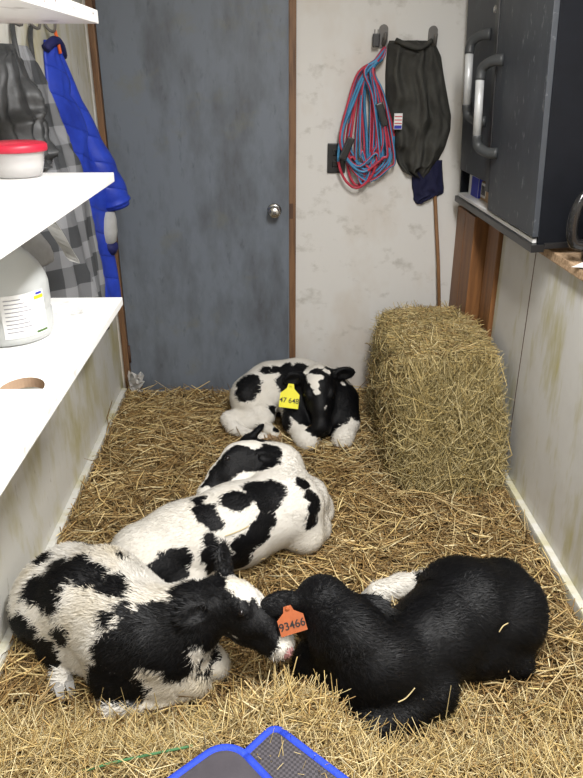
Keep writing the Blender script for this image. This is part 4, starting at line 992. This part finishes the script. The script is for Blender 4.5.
stalk([(-0.155, 1.79, 0.219), (-0.119, 1.804, 0.224), (-0.082, 1.821, 0.233)], 'single straw stalk lying across the mostly white middle calf')
stalk([(0.291, 1.222, 0.139), (0.311, 1.229, 0.144), (0.334, 1.243, 0.161)], 'short straw stalk on the black calf by its foreleg')
stalk([(0.584, 1.399, 0.183), (0.595, 1.406, 0.197), (0.61, 1.413, 0.2)], 'curved pale straw stalk on the black calf near its rump')


# ------------------------------------------------------------------ blue-edged pads in the foreground
def pad(loc, rotz, tilt, hx, hy, rad, label, mat):
    e = empty('mesh_pad', loc, label, 'pad', 'blue-edged pads in front'); e.rotation_euler = (tilt[0], tilt[1], rotz)
    ring = []
    for cx_, cy_, a0 in ((hx-rad, hy-rad, 0), (-hx+rad, hy-rad, 90), (-hx+rad, -hy+rad, 180), (hx-rad, -hy+rad, 270)):
        for k in range(9):
            a = math.radians(a0+k*90/8); ring.append((cx_+rad*math.cos(a), cy_+rad*math.sin(a)))
    n = len(ring); vs, fs = [], []
    for sc_, z in ((1.0, -0.006), (1.0, 0.006), (0.9, 0.009), (0.5, 0.010)):
        vs += [(x*sc_, y*sc_, z) for x, y in ring]
    vs.append((0, 0, 0.010)); ct = len(vs)-1
    for j in range(3):
        for i in range(n): fs.append((j*n+i, j*n+(i+1) % n, (j+1)*n+(i+1) % n, (j+1)*n+i))
    for i in range(n): fs.append((3*n+i, 3*n+(i+1) % n, ct))
    fs.append(tuple(range(n-1, -1, -1)))
    mk('pad_panel', vs, fs, mat, e, smooth=False)
    P = [(x, y, 0.001) for x, y in ring]; P.append(P[0]); P.append(P[1])
    dens = []
    for a, b in zip(P[:-1], P[1:]):
        m_ = max(1, int(math.dist(a, b)/0.02))
        for k in range(m_): dens.append(tuple(np.array(a)+(np.array(b)-np.array(a))*k/m_))
    tube('blue_binding', dens, 0.0105, M['pad_blue'], e, 10)
    return e
pad((0.001, 0.864, 0.235), math.radians(47), (0.0, 0.0), 0.15, 0.15, 0.02, 'charcoal mesh pad with blue bound edge, square corner pointing to the calves', M['mesh_pad'])
pad((-0.113, 0.867, 0.268), math.radians(40), (0.0, 0.0), 0.11, 0.11, 0.055, 'smooth grey pad with blue bound edge and rounded corner, overlapping the mesh pad', M['pad_lining'])
tag(tube('baling_twine', smooth_path([(-0.40, 1.00, 0.215), (-0.33, 1.015, 0.222), (-0.24, 1.03, 0.228), (-0.18, 1.045, 0.225)], 16), 0.003, M['twine'], None, 6), 'thin green baling twine lying on the front straw', 'twine')
# torn plastic film in the corner by the door
vs = []; r = np.random.default_rng(3)
for j in range(7):
    for i in range(7):
        vs.append((XL+0.045+0.012*i+0.012*r.normal(), YB-0.055-0.006*j+0.010*r.normal(), 0.02+0.022*j+0.008*r.normal()))
fs = [(j*7+i, j*7+i+1, (j+1)*7+i+1, (j+1)*7+i) for j in range(6) for i in range(6)]
o = mk('plastic_film', vs, fs, M['film'], None, smooth=False); md = o.modifiers.new('s', 'SOLIDIFY'); md.thickness = 0.0008
tag(o, 'crumpled clear plastic film stuck in corner at the door hinge', 'plastic film')
